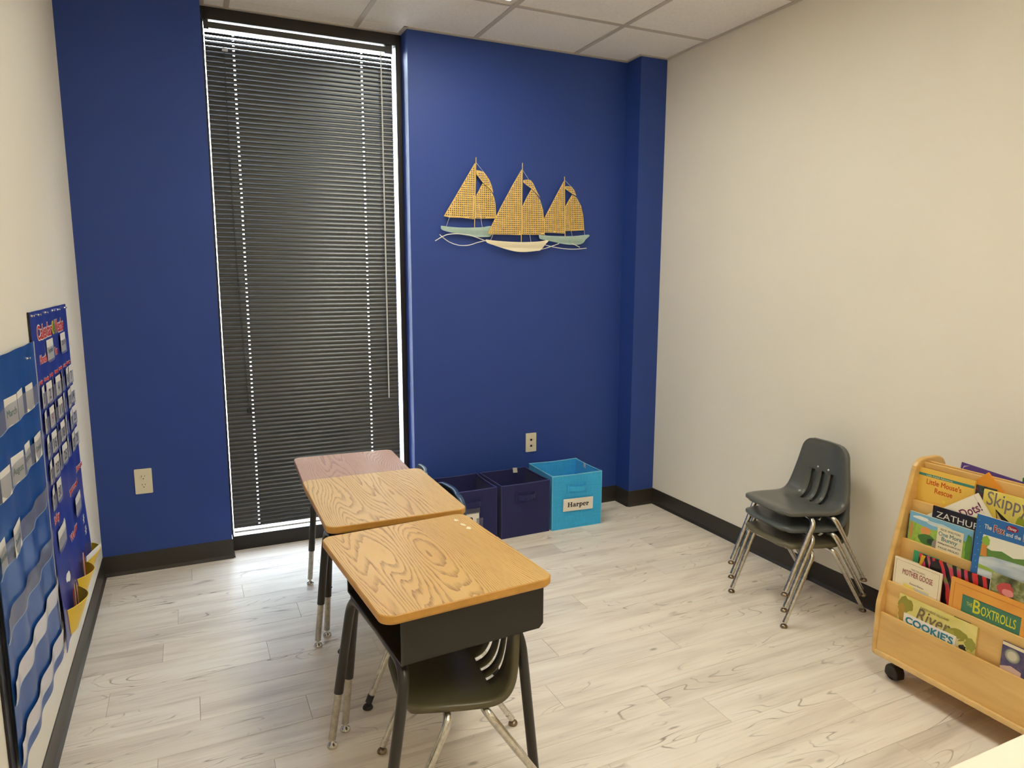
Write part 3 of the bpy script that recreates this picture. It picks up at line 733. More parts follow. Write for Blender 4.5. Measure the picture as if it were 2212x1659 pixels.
def bin_(label, x, y, w_, d, h, m, mt, rz, seed):
    """open fabric cube; origin at the floor centre, front towards -y"""
    rnd = random.Random(seed)
    t = thing('storage_bin', label, 'bin', (x, y, 0), rz, 'fabric bins by the blue wall')
    th = 0.004; hx, hy = w_/2, d/2
    dev = lambda u: 0.005*math.sin(u*PI)          # the walls sag a little
    wl_ = MB(); us = [0, .2, .4, .6, .8, 1]; zs = [0.0, 0.25, 0.5, 0.75, 1.0]
    for sx, sy in ((0, -1), (0, 1), (-1, 0), (1, 0)):
        for inner in (0, 1):
            def P(u, v, sx=sx, sy=sy, inner=inner):
                o_ = (th if inner else 0)-dev(u)*0.35*math.sin(v*PI*0.9)*(1 if not inner else -1)*0
                bow = -dev(u)*math.sin(v*PI*0.8)*0.8
                if sy: return (-hx+2*hx*u if True else 0, sy*(hy-o_+bow), v*h)
                return (sx*(hx-o_+bow), -hy+2*hy*u, v*h)
            fl = (sy == -1 or sx == 1) == bool(inner)
            wl_.grid(P, us, zs, smooth=True, flip=not fl)
    wl_.box((-hx+0.001, -hy+0.001, 0.0), (hx-0.001, hy-0.001, 0.004))
    wl_.obj('body', m, t)
    ring = [(-hx, -hy, h), (hx, -hy, h), (hx, hy, h), (-hx, hy, h), (-hx, -hy, h)]
    rim = MB()
    for a, b_ in zip(ring, ring[1:]):
        A, B_ = Vector(a), Vector(b_); mid = (A+B_)/2
        c = Vector((0, 0, 0)); inw = Vector((-mid.x, -mid.y, 0)).normalized()
        rim.tube([A+inw*0.002, A.lerp(B_, .25)+inw*0.004-Vector((0, 0, .002)), mid+inw*0.005-Vector((0, 0, .003)), A.lerp(B_, .75)+inw*0.004-Vector((0, 0, .002)), B_+inw*0.002], 0.0034, 8)
    for sx in (-1, 1): rim.tube([(sx*(hx-0.001), -hy+0.001, 0.002), (sx*(hx-0.001), -hy+0.001, h)], 0.0024, 6)
    rim.obj('piping', mt, t)
    hz = h*0.745
    hd = MB()
    cur = [(-0.056, -hy-0.003, hz-0.002), (-0.046, -hy-0.012, hz), (-0.02, -hy-0.020, hz-0.001), (0.02, -hy-0.020, hz-0.001), (0.046, -hy-0.012, hz), (0.056, -hy-0.003, hz-0.002)]
    for a, b_ in zip(cur, cur[1:]):
        hd.add([(a[0], a[1], a[2]-0.014), (b_[0], b_[1], b_[2]-0.014), (b_[0], b_[1], b_[2]+0.014), (a[0], a[1], a[2]+0.014),
                (a[0], a[1]+0.002, a[2]-0.014), (b_[0], b_[1]+0.002, b_[2]-0.014), (b_[0], b_[1]+0.002, b_[2]+0.014), (a[0], a[1]+0.002, a[2]+0.014)],
               [(0, 1, 2, 3), (7, 6, 5, 4), (3, 2, 6, 7), (0, 4, 5, 1)])
    hd.obj('handle', m, t)
    for sx in (-1, 1): MB().cbox((sx*0.058-0.008, -hy-0.0035, hz-0.024), (sx*0.058+0.008, -hy-0.0005, hz+0.024), 0.0008).obj('handle_patch', m, t)
    return t, hx, hy, h
def care_tag(t, M):
    MB().add([(0, 0, 0), (0.026, 0, 0.001), (0.026, 0.030, 0.006), (0, 0.030, 0.004), (0, 0, -0.0006), (0.026, 0, 0.0004), (0.026, 0.030, 0.0054), (0, 0.030, 0.0034)],
             [(0, 1, 2, 3), (7, 6, 5, 4), (0, 4, 5, 1), (1, 5, 6, 2), (2, 6, 7, 3), (3, 7, 4, 0)]).obj('care_tag', M_PAPER, t, M)
b1, hx, hy, h = bin_('turquoise fabric storage bin with a white name label on its front', 2.755, -0.170, 0.322, 0.31, 0.316, M_TURQ, M_TURQT, math.radians(-1.0), 1)
lab = MB().cbox((-0.096, -hy-0.0052, 0.103), (0.098, -hy-0.0040, 0.176), 0.0004).obj('name_label', M_PAPER, b1, Matrix.Rotation(math.radians(1.5), 4, 'Y'))
FR = frame((0, -hy-0.0053, 0), (1, 0, 0), (0, 0, 1))
slab_text('Harper', 0.0395, M_INK, lab, FR @ T(-0.069, 0.127, 0))
care_tag(b1, frame((hx-0.008, 0.02, h-0.028), (0, 1, 0.15), (-0.25, 0, 0.9)))
b2, hx, hy, h = bin_('navy fabric storage bin without a label between two other bins', 2.424, -0.168, 0.300, 0.30, 0.300, M_NAVY, M_NAVYT, math.radians(1.5), 2)
care_tag(b2, frame((hx-0.09, hy-0.022, h-0.02), (0.8, -0.5, 0.1), (0.3, -0.1, 0.9)))
b3, hx, hy, h = bin_('navy fabric storage bin with a taped name label behind the desks', 2.104, -0.160, 0.306, 0.30, 0.296, M_NAVY, M_NAVYT, 0, 3)
lab = MB().cbox((-0.10, -hy-0.0052, 0.107), (0.046, -hy-0.0040, 0.172), 0.0004).obj('name_label', M_PAPER, b3)
FR = frame((0, -hy-0.0053, 0), (1, 0, 0), (0, 0, 1))
slab_text('n', 0.044, M_INK, lab, FR @ T(-0.016, 0.128, 0))
for (a0, a1, z0_, z1_) in ((-0.08, 0.05, 0.168, 0.198), (0.03, 0.068, 0.082, 0.140)):
    MB().cbox((a0, -hy-0.0058, z0_), (a1, -hy-0.0054, z1_), 0.0001).obj('tape', M_TAPE, b3)

# ================================================================== student desks
M_OAK1 = oak_material('oak_laminate_golden', rgb(226, 188, 116), rgb(216, 174, 102), rgb(146, 98, 46), 1.0)
M_OAK2 = oak_material('oak_laminate_light', rgb(222, 186, 124), rgb(212, 174, 110), rgb(148, 104, 56), 2.0)
M_OAK3 = oak_material('oak_laminate_rosy', rgb(192, 150, 124), rgb(182, 140, 114), rgb(138, 98, 80), 3.0)
M_EDGE1 = mat('edge_band_golden', rgb(200, 148, 70), 0.4, var=0.10, vscale=30)
M_EDGE3 = mat('edge_band_brown', rgb(140, 96, 72), 0.4, var=0.10, vscale=30)
M_STEEL = mat('black_enamel', rgb(38, 35, 31), 0.36, spec=0.5)
M_STEELT = mat('black_enamel_tube', rgb(43, 40, 37), 0.30, spec=0.55)
M_CHROME = chrome_material('worn_chrome', (0.78, 0.76, 0.70), 0.12, 0.32)
M_NICKEL = chrome_material('satin_nickel', (0.62, 0.58, 0.50), 0.28, 0.45)
M_GLIDE = chrome_material('tarnished_glide', (0.34, 0.26, 0.18), 0.2, 0.4)
M_RUBBER = mat('dark_rubber', rgb(38, 34, 31), 0.6)

def glide(at, m, r=0.0165, h=0.016, axis=(0, 0, 1)):
    q = MB(); q.lathe([(r*0.7, 0), (r, 0.002), (r, 0.005), (r*0.85, 0.010), (r*0.45, 0.0145), (0.005, h), (0.005, h+0.012)], at, 16)
    return q
def make_desk(label, loc, rz, w_, d, z, oak, edge, short_right, feet, zsleeve=0.175):
    t = thing('student_desk', label, 'desk', (loc[0], loc[1], 0), rz, 'student desks in a row')
    hx, hy, th = w_/2, d/2, 0.024
    q = MB(); out = rrect(-hx, -hy, hx, hy, 0.034, 8)
    bm = bmesh.new(); n = len(out)
    inn = rrect(-hx+0.0022, -hy+0.0022, hx-0.0022, hy-0.0022, 0.032, 8)
    V0 = [bm.verts.new((a, b, z)) for a, b in inn]; V1 = [bm.verts.new((a, b, z-0.0022)) for a, b in out]
    V2 = [bm.verts.new((a, b, z-th+0.006)) for a, b in out]; V3 = [bm.verts.new((a*0.985, b*0.985, z-th)) for a, b in out]
    bm.faces.new(V0)
    for A, B_ in ((V0, V1), (V1, V2), (V2, V3)):
        for i in range(n): bm.faces.new((A[i], B_[i], B_[(i+1) % n], A[(i+1) % n]))
    bm.faces.new(V3[::-1]); bmesh.ops.recalc_face_normals(bm, faces=bm.faces[:]); bm.faces.ensure_lookup_table()
    mids = [0 if abs(f.calc_center_median().z-z) < 0.0005 else 1 for f in bm.faces]
    q.bm(bm); q.mi = mids
    q.obj('desktop', [oak, edge], t)
    # open-front steel book box
    zb, zt = z-0.162, z-th-0.0008; bx0, bx1, by = -hx+0.066, hx-0.004, hy-0.052; s = 0.0018
    b = MB()
    b.prism([(bx0, zb), (bx1-0.012, zb), (bx1, zb+0.012), (bx1, zt), (bx1-s, zt), (bx1-s, zb+0.013), (bx1-0.013, zb+s), (bx0, zb+s)], -by, by, 'y')
    for sy in (-1, 1):
        y0, y1 = sorted((sy*by, sy*(by-s)))
        b.prism([(bx0, zb), (bx1-0.012, zb), (bx1, zb+0.012), (bx1, zt), (bx0, zt)], y0, y1, 'y')
    b.box((bx0, -by, zt-0.004), (bx0+0.012, by, zt-0.0005)); b.box((bx0, -by, zt-0.012), (bx1, -by+0.012, zt)).box((bx0, by-0.012, zt-0.012), (bx1, by, zt))
    b.obj('book_box', M_STEEL, t)
    f = MB(); f.tube([(bx0-0.001, -by+0.001, zt-0.004), (bx0-0.001, -by+0.001, zb+0.001)], 0.0028, 8).tube([(bx0-0.001, by-0.001, zt-0.004), (bx0-0.001, by-0.001, zb+0.001)], 0.0028, 8)
    f.tube([(bx0-0.001, -by, zb+0.0005), (bx0-0.001, by, zb+0.0005)], 0.0028, 8)
    f.obj('rolled_rim', M_STEELT, t)
    MB().lathe([(0.005, 0), (0.005, 0.001), (0.003, 0.0025)], (bx0+0.05, -by+s, zb+0.06), 10, axis=(0, 1, 0)).obj('rivet', M_NICKEL, t)
    # bent tube leg frames under the left and right edges
    zr = zb-0.0145; R_ = 0.0142
    for side, topx in ((-1, bx0+0.016), (1, bx1-0.05)):
        for sy in (-1, 1):
            footx, fy = feet[(side, sy)]
            black_end = 0.022 if (side == 1 and short_right) else zsleeve
            top = Vector((topx, 0, zr)); cor = Vector((topx+(footx-topx)*0.06, fy-sy*0.012, zr)); ft = Vector((footx, fy, 0.0))
            e = cor.lerp(ft, (zr-black_end)/zr)
            lg = MB(); lg.tube(fillet([top, cor, e], 0.075, 8), R_, 14)
            L_ = lg.obj('leg', M_STEELT, t); L_['label'] = 'black tube leg'
            if black_end > 0.05:
                c = cor.lerp(ft, (zr-0.026)/zr)
                MB().tube([e+(cor-e).normalized()*0.01, c.lerp(e, 0.12), c], 0.0112, 14).obj('leg_extension', M_NICKEL, L_)
                glide((c.x, c.y, 0.0), M_NICKEL, 0.0165, 0.016).obj('foot_glide', M_CHROME, L_)
                MB().lathe([(0.004, 0), (0.004, 0.005), (0.002, 0.007)], e+Vector((R_*0.8, 0, 0.035)), 8, axis=(1, 0, 0)).obj('set_screw', M_STEELT, L_)
            else:
                glide((e.x, e.y, 0.0), M_NICKEL, 0.009, 0.010).obj('foot_glide', M_CHROME, L_)
    return t
D1 = make_desk('nearest student desk with golden wood top and three white sticker scraps', (1.360, -1.892), math.radians(4.2), 0.467, 0.565, 0.660, M_OAK1, M_EDGE1, True, {(-1, -1): (-0.236, -0.236), (-1, 1): (-0.234, 0.247), (1, -1): (0.230, -0.200), (1, 1): (0.226, 0.240)})
D2 = make_desk('middle student desk of the row with a light wood top', (1.374, -1.282), math.radians(-0.5), 0.465, 0.552, 0.660, M_OAK2, M_EDGE1, False, {(-1, -1): (-0.209, -0.322), (-1, 1): (-0.205, 0.236), (1, -1): (0.228, -0.300), (1, 1): (0.222, 0.236)})
D3 = make_desk('farthest student desk with a rosy brown top by the window', (1.405, -0.700), math.radians(-2.5), 0.453, 0.560, 0.600, M_OAK3, M_EDGE3, False, {(-1, -1): (-0.174, -0.285), (-1, 1): (-0.182, 0.232), (1, -1): (0.215, -0.270), (1, 1): (0.215, 0.232)}, 0.165)
M_SCRAP = mat('sticker_residue', rgb(236, 226, 196), 0.6)
for k, (x, y) in enumerate(((0.184, 0.227), (0.186, 0.180), (0.189, 0.143))):
    flat('sticker_scrap', blob(0, 0, 0.0065, 0.012, 9, 0.7, k+3), M_SCRAP, D1, T(x, y, 0.660), 0.0004)

# ================================================================== stacking chairs
# local frame: forward = -x, origin on the floor under the middle of the four feet
PROF = [(-0.196, 0.333), (-0.186, 0.3405), (-0.165, 0.344), (-0.10, 0.342), (-0.03, 0.337), (0.02, 0.335), (0.048, 0.338), (0.068, 0.350),
        (0.081, 0.372), (0.089, 0.402), (0.095, 0.440), (0.100, 0.480), (0.105, 0.525), (0.109, 0.560), (0.111, 0.582)]
HALF = [0.138, 0.142, 0.147, 0.158, 0.164, 0.167, 0.168, 0.168, 0.165, 0.159, 0.150, 0.140, 0.130, 0.122, 0.117]
def chair_shell_mesh():
    P3 = [(a, 0, b) for a, b in PROF]; cur = smooth_path(P3, 4); hw_ = smooth_path([(h_, 0, 0) for h_ in HALF], 4)
    def finer(P):        # extra rows where the corners round off
        out = []
        for i in range(len(P)-1):
            k = 5 if i < 2 or i >= len(P)-3 else 1
            out += [P[i].lerp(P[i+1], j/k) for j in range(k)]
        return out+[P[-1]]
    cur, hw_ = finer(cur), finer(hw_)
    n = len(cur); S = [0.0]
    for i in range(1, n): S.append(S[-1]+(cur[i]-cur[i-1]).length)
    L_ = S[-1]
    rc = 0.045
    def half(i):
        d = min(S[i], L_-S[i]); r = rc if S[i] > L_/2 else 0.044
        h_ = hw_[i].x
        return h_-(0 if d >= r else r-math.sqrt(max(0, r*r-(r-d)**2)))
    ctr = [0.0, 0.009, 0.043, 0.063]      # slot edges (absolute)
    W = sorted(set([-c for c in ctr]+ctr))
    def cols(h_):
        out = []
        k = min(1.0, h_/0.10)
        for c in W: out.append(c*k)
        lo = 0.063*k
        side = [lo+(h_-lo)*t for t in (0.35, 0.65, 0.88, 1.0)]
        return [-s_ for s_ in side[::-1]]+out+side
    V = []; nc = len(cols(0.17))
    nrm = []
    for i in range(n):
        a = cur[max(0, i-1)]; b_ = cur[min(n-1, i+1)]; t_ = (b_-a).normalized(); nrm.append(Vector((-t_.z, 0, t_.x)))
    def pt(i, y, h_):
        u = abs(y)/max(h_, 1e-4)
        k_ = min(1, max(0, (S[i]-0.16)/0.12)); k_ = k_*k_*(3-2*k_); dish = -(0.008+0.013*k_)*(1-u*u)
        edge = -0.006*max(0, (u-0.88)/0.12)**2
        return cur[i]+Vector((0, y, 0))+nrm[i]*(dish*min(1, S[i]/0.06, (L_-S[i]+0.04)/0.06)+edge)
    slot_s = (0.245, 0.375)
    mb = MB()
    for i in range(n):
        h_ = half(i)
        for y in cols(h_): V.append(pt(i, y, h_))
    F = []
    for i in range(n-1):
        mid = (S[i]+S[i+1])/2
        for j in range(nc-1):
            c0 = j-4            # index into W
            if slot_s[0] < mid < slot_s[1] and c0 in (0, 2, 3, 5): continue
            F.append((i*nc+j, i*nc+j+1, (i+1)*nc+j+1, (i+1)*nc+j))
    # rolled rim all round
    ring = [(i, 0) for i in range(n)]+[(n-1, j) for j in range(1, nc)]+[(i, nc-1) for i in range(n-2, -1, -1)]+[(0, j) for j in range(nc-2, 0, -1)]
    base = len(V); m_ = len(ring)
    cen = [cur[i] for i in range(n)]
    for lvl, (o_, dn) in enumerate(((0.0028, 0.004), (0.0034, 0.015))):
        for (i, j) in ring:
            p = V[i*nc+j]
            if j == 0: outw = Vector((0, -1, 0))
            elif j == nc-1: outw = Vector((0, 1, 0))
            else: outw = (cur[min(n-1, i+1)]-cur[max(0, i-1)]).normalized()*(1 if i else -1)
            V.append(p+outw*o_-nrm[i]*dn)
    for k in range(m_):
        k2 = (k+1) % m_; a, b_ = ring[k], ring[k2]
        F.append((a[0]*nc+a[1], b_[0]*nc+b_[1], base+k2, base+k))
        F.append((base+k, base+k2, base+m_+k2, base+m_+k))
    mb.add(V, F, 0, True)
    me = mb.mesh('shell', [])
    b = bmesh.new(); b.from_mesh(me); bmesh.ops.recalc_face_normals(b, faces=b.faces[:])
    # make the sitting side the outside
    b.faces.ensure_lookup_table(); up = min(b.faces, key=lambda f: (f.calc_center_median()-Vector((-0.08, 0.08, 0.335))).length)
    if up.normal.z < 0: bmesh.ops.reverse_faces(b, faces=b.faces[:])
    b.to_mesh(me); b.free(); return me
SHELL = chair_shell_mesh()
def leg_path(front, sy):
    if front: return fillet([(-0.080, 0, 0.312), (-0.080, sy*0.176, 0.308), (-0.208, sy*0.172, 0.014)], [0.042], 10)
    return fillet([(0.020, 0, 0.2965), (0.020, sy*0.10, 0.2985), (0.020, sy*0.177, 0.306), (0.212, sy*0.172, 0.014)], [0.05, 0.042], 10)
def make_chair(label, shell_mat, group, tip_m, collar_m=None):
    t = thing('stacking_chair', label, 'chair', (0, 0, 0), 0, group)
    sh = link('shell', SHELL.copy(), t); sh.data.materials.append(shell_mat)
    so = sh.modifiers.new('thickness', 'SOLIDIFY'); so.thickness = 0.0045; so.offset = -1
    rv = mat('rivet_pale', rgb(206, 204, 196), 0.4)
    for y in (-0.030, 0.030):
        MB().lathe([(0.0048, 0), (0.0046, 0.0012), (0.0025, 0.0022), (0.0005, 0.0024)], (0.1165, y, 0.462), 12, axis=(-0.99, 0, 0.12)).obj('rivet', rv, sh)
    for front in (True, False):
        for sy in (-1, 1):
            path = leg_path(front, sy); ft = path[-1]
            k = len(path); rr = [0.0112]*k
            lg = MB(); lg.tube(path[:-1]+[path[-2].lerp(ft, 0.45), path[-2].lerp(ft, 0.94)], [0.0112]*(k-1)+[0.0108, 0.0088], 12)
            L_ = lg.obj('leg', M_CHROME, t)
            q = MB(); q.lathe([(0.0115, 0), (0.0150, 0.002), (0.0150, 0.006), (0.0115, 0.0115), (0.006, 0.014)], (ft.x, ft.y, 0), 14)
            d = (path[-3]-ft).normalized(); q.obj('foot_glide', tip_m, L_)
            q = MB(); q.tube([ft+d*0.006, ft+d*0.030], 0.0100, 12); q.obj('collar', collar_m or M_CHROME, L_)
    q = MB()
    q.box((-0.094, -0.10, 0.3215), (-0.066, 0.10, 0.3250)); q.box((0.006, -0.07, 0.3060), (0.034, 0.07, 0.3095))
    q.add([(-0.066, -0.012, 0.3215), (0.006, -0.012, 0.3060), (0.006, 0.012, 0.3060), (-0.066, 0.012, 0.3215), (-0.066, -0.012, 0.3245), (0.006, -0.012, 0.3090), (0.006, 0.012, 0.3090), (-0.066, 0.012, 0.3245)], [(0, 3, 2, 1), (4, 5, 6, 7), (0, 1, 5, 4), (2, 3, 7, 6)])
    q.obj('mounting_plate', M_NICKEL, t)
    return t
M_SH_GREY = mat('grey_shell', rgb(92, 94, 90), 0.28, spec=0.5, var=0.05, vscale=30, bump=0.04, bscale=500)
M_SH_SLATE = mat('slate_shell', rgb(88, 94, 94), 0.28, spec=0.5, var=0.05, vscale=30, bump=0.04, bscale=500)
M_SH_OLIVE = mat('olive_shell', rgb(104, 98, 76), 0.30, spec=0.5, var=0.05, vscale=30, bump=0.04, bscale=500)
M_SH_DESK = mat('olive_grey_shell', rgb(92, 86, 62), 0.32, spec=0.5, var=0.05, vscale=30, bump=0.04, bscale=500)
M_SH_BLUE = mat('blue_shell', rgb(56, 78, 110), 0.28, spec=0.5, var=0.08, vscale=40, bump=0.04, bscale=500)
M_SH_MIST = mat('misty_blue_shell', rgb(116, 130, 140), 0.3, spec=0.5, var=0.06, vscale=40)
G1 = 'plastic chairs stacked by the cream wall'; G2 = 'plastic chairs pushed under the desks'
RS = math.radians(-5.0)
for k, (lab_, m) in enumerate((('olive grey plastic chair at the bottom of the stack by the cream wall', M_SH_OLIVE),
                               ('slate grey plastic chair in the middle of the stack by the cream wall', M_SH_SLATE),
                               ('dark grey plastic chair on top of the stack by the cream wall', M_SH_GREY))):
    c = make_chair(lab_, m, G1, M_GLIDE); c.location = (3.168-0.005*k, -1.537, 0.070*k); c.rotation_euler = (0, 0, RS+(0.004*(k-1)))
c = make_chair('olive grey plastic chair pushed under the nearest desk', M_SH_DESK, G2, M_GLIDE); c.location = (1.434, -1.944, 0); c.rotation_euler = (0, 0, math.radians(-6))
c = make_chair('blue plastic chair pushed under the middle desk', M_SH_BLUE, G2, M_RUBBER, M_RUBBER); c.location = (1.488, -1.320, 0); c.scale = (1.13, 1.13, 1.13); c.rotation_euler = (0, 0, math.radians(1))
c = make_chair('misty blue plastic chair behind the farthest desk', M_SH_MIST, G2, M_GLIDE); c.location = (1.600, -0.680, 0); c.scale = (0.97, 0.97, 0.97); c.rotation_euler = (0, 0, math.radians(-8))

# ================================================================== white table at the near corner
M_WHITE = mat('cream_laminate', rgb(240, 233, 216), 0.35)
tb = thing('work_table', 'cream laminate table top cut off by the near right corner', 'table', (2.02, -3.36, 0))
q = MB(); q.prism(rrect(-0.60, -0.27, 0.60, 0.27, 0.015, 4), 0.696, 0.720, 'z', bev=0.003); q.obj('tabletop', M_WHITE, tb)
for sx in (-1, 1):
    for sy in (-1, 1): MB().cbox((sx*0.54-0.018, sy*0.22-0.018, 0), (sx*0.54+0.018, sy*0.22+0.018, 0.696), 0.003).obj('leg', M_STEELT, tb)
q = MB(); q.box((-0.53, -0.225, 0.64), (0.53, -0.210, 0.696)).box((-0.53, 0.210, 0.64), (0.53, 0.225, 0.696)).box((-0.545, -0.21, 0.64), (-0.53, 0.21, 0.696)).box((0.53, -0.21, 0.64), (0.545, 0.21, 0.696))
q.obj('apron', M_STEELT, tb)

# ================================================================== book display
M_MAPLE = maple_material()
M_MAPLE_E = mat('maple_edge', rgb(222, 186, 124), 0.45, var=0.08, vscale=30)
M_BLACKP = mat('black_plastic', rgb(24, 23, 23), 0.35)
SY0, SY1 = -2.080, -2.990
shelf = thing('book_display', 'rolling maple book display with stepped pockets beside the cream wall', 'bookshelf', (3.165, (SY0+SY1)/2, 0))
def S(p): return (p[0]-3.165, p[1]-(SY0+SY1)/2, p[2])
half_out = [(2.957, 0.096), (2.957, 0.281), (3.083, 0.765)]
prof = [(2.963, 0.090), (2.957, 0.098), (2.957, 0.276), (2.9585, 0.288), (3.080, 0.755), (3.0865, 0.772), (3.098, 0.786), (3.114, 0.795), (3.134, 0.799)]
prof = prof+[(2*3.165-x, z) for x, z in prof[::-1]]
for y0, y1 in ((SY0, SY0-0.018), (SY1+0.018, SY1)):
    q = MB(); q.prism([(x-3.165, z) for x, z in prof], *sorted((y0-(SY0+SY1)/2, y1-(SY0+SY1)/2)), axis='y', bev=0.0055, segs=3)
    q.obj('side_panel', M_MAPLE, shelf)
TIER = {1: (2.964, 0.254), 2: (2.986, 0.368), 3: (3.044, 0.518), 4: (3.084, 0.653)}
FLOORZ = {1: 0.132, 2: 0.245, 3: 0.385, 4: 0.520}
SLB = 0.03; BT = 0.009
yi0, yi1 = SY0-0.018, SY1+0.018
def board(xt, zt, zb, th=BT, mirror=False, name='tier_board'):
    xb = xt-SLB*(zt-zb)
    poly = [(xb, zb), (xb+th, zb), (xt+th, zt-0.001), (xt+th-0.002, zt), (xt+0.002, zt), (xt, zt-0.001)]
    if mirror: poly = [(2*3.165-x, z) for x, z in poly][::-1]
    q = MB(); q.prism([(x-3.165, z) for x, z in poly], yi1-(SY0+SY1)/2, yi0-(SY0+SY1)/2, 'y'); q.obj(name, M_MAPLE, shelf)
for mirror in (False, True):
    for k in (1, 2, 3, 4):
        x, z = TIER[k]; board(x, z, 0.108 if k == 1 else FLOORZ[k-1]+0.004, mirror=mirror)
        x2 = (TIER[k+1][0] if k < 4 else (3.163 if mirror else 3.125))
        a, b_ = x-0.004, x2+0.004; zf = FLOORZ[k]
        if mirror: a, b_ = 2*3.165-b_, 2*3.165-a
        if k > 1: MB().box((a-3.165, yi1-(SY0+SY1)/2, zf-0.008), (b_-3.165, yi0-(SY0+SY1)/2, zf)).obj('pocket_floor', M_MAPLE, shelf)
    if not mirror: board(3.125, 0.784, FLOORZ[4]+0.004, name='top_board'); board(3.156, 0.7835, 0.20, name='top_board')
q = MB(); q.cbox((2.962-3.165, yi1-(SY0+SY1)/2, 0.098), (2*3.165-2.962-3.165, yi0-(SY0+SY1)/2, 0.112), 0.001); q.obj('base_board', M_MAPLE, shelf)
for sx in (-1, 1):
    MB().cbox((sx*0.210-0.0055, yi1-(SY0+SY1)/2, 0.0955), (sx*0.210+0.0055, yi0-(SY0+SY1)/2, 0.1145), 0.004).obj('bottom_nosing', M_MAPLE_E, shelf)
for cx_ in (3.020, 3.310):
    for cy_ in (SY0-0.045, SY1+0.045):
        p = S((cx_, cy_, 0))
        q = MB(); q.prism(arc((0, 0.0265), 0, PI, 0.030, 10)+[(-0.030, 0.012), (-0.022, 0.006), (0.022, 0.006), (0.030, 0.012)], -0.017, 0.017, 'y', bev=0.005, segs=2)
        h_ = q.obj('caster', M_BLACKP, shelf, T(p[0], p[1]-0.008, 0) @ RZ(math.radians(78)))
        for dy in (-0.0125, 0.0125):
            MB().lathe([(0.010, -0.0045), (0.0255, -0.004), (0.0265, 0), (0.0255, 0.004), (0.010, 0.0045)], (0, dy, 0.0265), 20, axis=(0, 1, 0)).obj('wheel', M_RUBBER, h_)
        MB().lathe([(0.0055, 0.050), (0.0055, 0.092), (0.018, 0.093), (0.018, 0.098)], (0, 0, 0), 12).obj('stem', M_NICKEL, h_)

# ------------------------------------------------------------------ books
M_PAGES = mat('book_pages', rgb(238, 228, 200), 0.8, var=0.04, vscale=200)
FACE_BOOK = lambda x, y, z: frame((x, y, z), (0, -1, 0), (SLB, 0, 1))
GB = 'picture books in the book display'
def cover_mat(name, stops, scale=(4, 4, 4), sc=2.0, dist=0.5, rough=0.28):
    """printed art: colours laid out in soft patches"""
    m, nt, b, _, L = nodes_mat(name)
    L(ramp(nt, noise(nt, mapped(nt, objvec(nt), scale), sc, 3, 0.55, dist), stops), b.inputs['Base Color'])
    b.inputs['Roughness'].default_value = rough; b.inputs['Coat Weight'].default_value = 0.2
    return m
def book(label, tier, off, u, ztop, width, th, m, rot=None, zb=None, hard=True, group=GB, M=None, h=None, cat='book', edge=0.0025):
    """upright book in a pocket; u = -y of its left edge. returns the root; its front cover lies in local XY, base at the origin"""
    if M is None:
        x, z = TIER[tier]; zb = FLOORZ[tier]+0.0006 if zb is None else zb
        M = FACE_BOOK(x+off+SLB*(zb-z), -u, zb)
        h = ztop-zb
    t = thing('picture_book', label, cat, group=group, M=M)
    q = MB(); ct = 0.0014 if hard else 0.0005; e = edge if hard else 0.0
    if hard:
        q.cbox((0, 0, -ct), (width, h, 0), 0.0005).cbox((0, 0, -th), (width, h, -th+ct), 0.0005).box((0, 0, -th+ct), (ct, h, -ct))
    else:
        q.box((0, 0, -ct), (width, h, 0)).box((0, 0, -th), (width, h, -th+ct)).box((0, 0, -th+ct), (0.0006, h, -ct))
    q.obj('cover', m, t)
    MB().box((ct, e, -th+ct+0.0001), (width-e, h-e, -ct-0.0001)).obj('pages', M_PAGES, t)
    t['h'] = h
    return t
C = lambda r, g, b_, n=None, ro=0.35: mat(n or 'print_%d_%d_%d' % (r, g, b_), rgb(r, g, b_), ro)

# top pocket
zf4 = FLOORZ[4]
b = book('yellow picture book with a teal band, leftmost in the top pocket', 4, .0165, 2.0995-0.013, 0.768, 0.205, 0.006, C(232, 190, 84, 'yellow_cover'))
X = lambda u, z: (u-2.0865, z-zf4)
flat('teal_band', rect(0.001, 0.222, 0.204, 0.231), C(70, 138, 122), b)
text('Little Animal Adventures', 0.0085, C(228, 226, 190), b, T(0.040, 0.2238, 0.0004), width=0.092)
text("Little Mouse's", 0.026, C(206, 84, 28), b, T(0.042, 0.196, 0), bold=0.012, width=0.122)
text('Rescue', 0.026, C(206, 84, 28), b, T(0.074, 0.170, 0), bold=0.012, width=0.062)
flat('star_print', [(0.110+0.008*(1 if k % 2 else .45)*math.cos(PI*k/5), 0.148+0.008*(1 if k % 2 else .45)*math.sin(PI*k/5)) for k in range(10)], C(240, 214, 60), b)
flat('spine_strip', rect(0.002, 0.001, 0.012, 0.220), C(226, 176, 70), b, z=0.0002)  # slightly deeper yellow strip along the spine
b = book('dark storybook peeking out behind the yellow book with the teal band', 4, .0235, 2.205, 0.757, 0.150, 0.004, cover_mat('dark_art', [(0.3, rgb(30, 40, 44)), (0.45, rgb(72, 92, 74)), (0.6, rgb(60, 54, 84)), (0.75, rgb(168, 70, 42))], sc=9))
R50 = Matrix.Rotation(math.radians(48), 4, 'Z')
x4, z4 = TIER[4]
Mo = FACE_BOOK(x4+.028+SLB*(0.805-z4), -2.320, 0.805) @ R50 @ T(-0.190, -0.190, 0)
Mo2 = FACE_BOOK(x4+.028+SLB*(0.805-z4), -2.320, 0.805) @ Matrix.Rotation(math.radians(46), 4, 'Z') @ T(-0.190, -0.190, 0)
b = book('orange book standing on its corner in the top pocket', 4, 0, 0, 0, 0.190, 0.005, C(226, 148, 44, 'orange_cover'), M=Mo2, h=0.190)
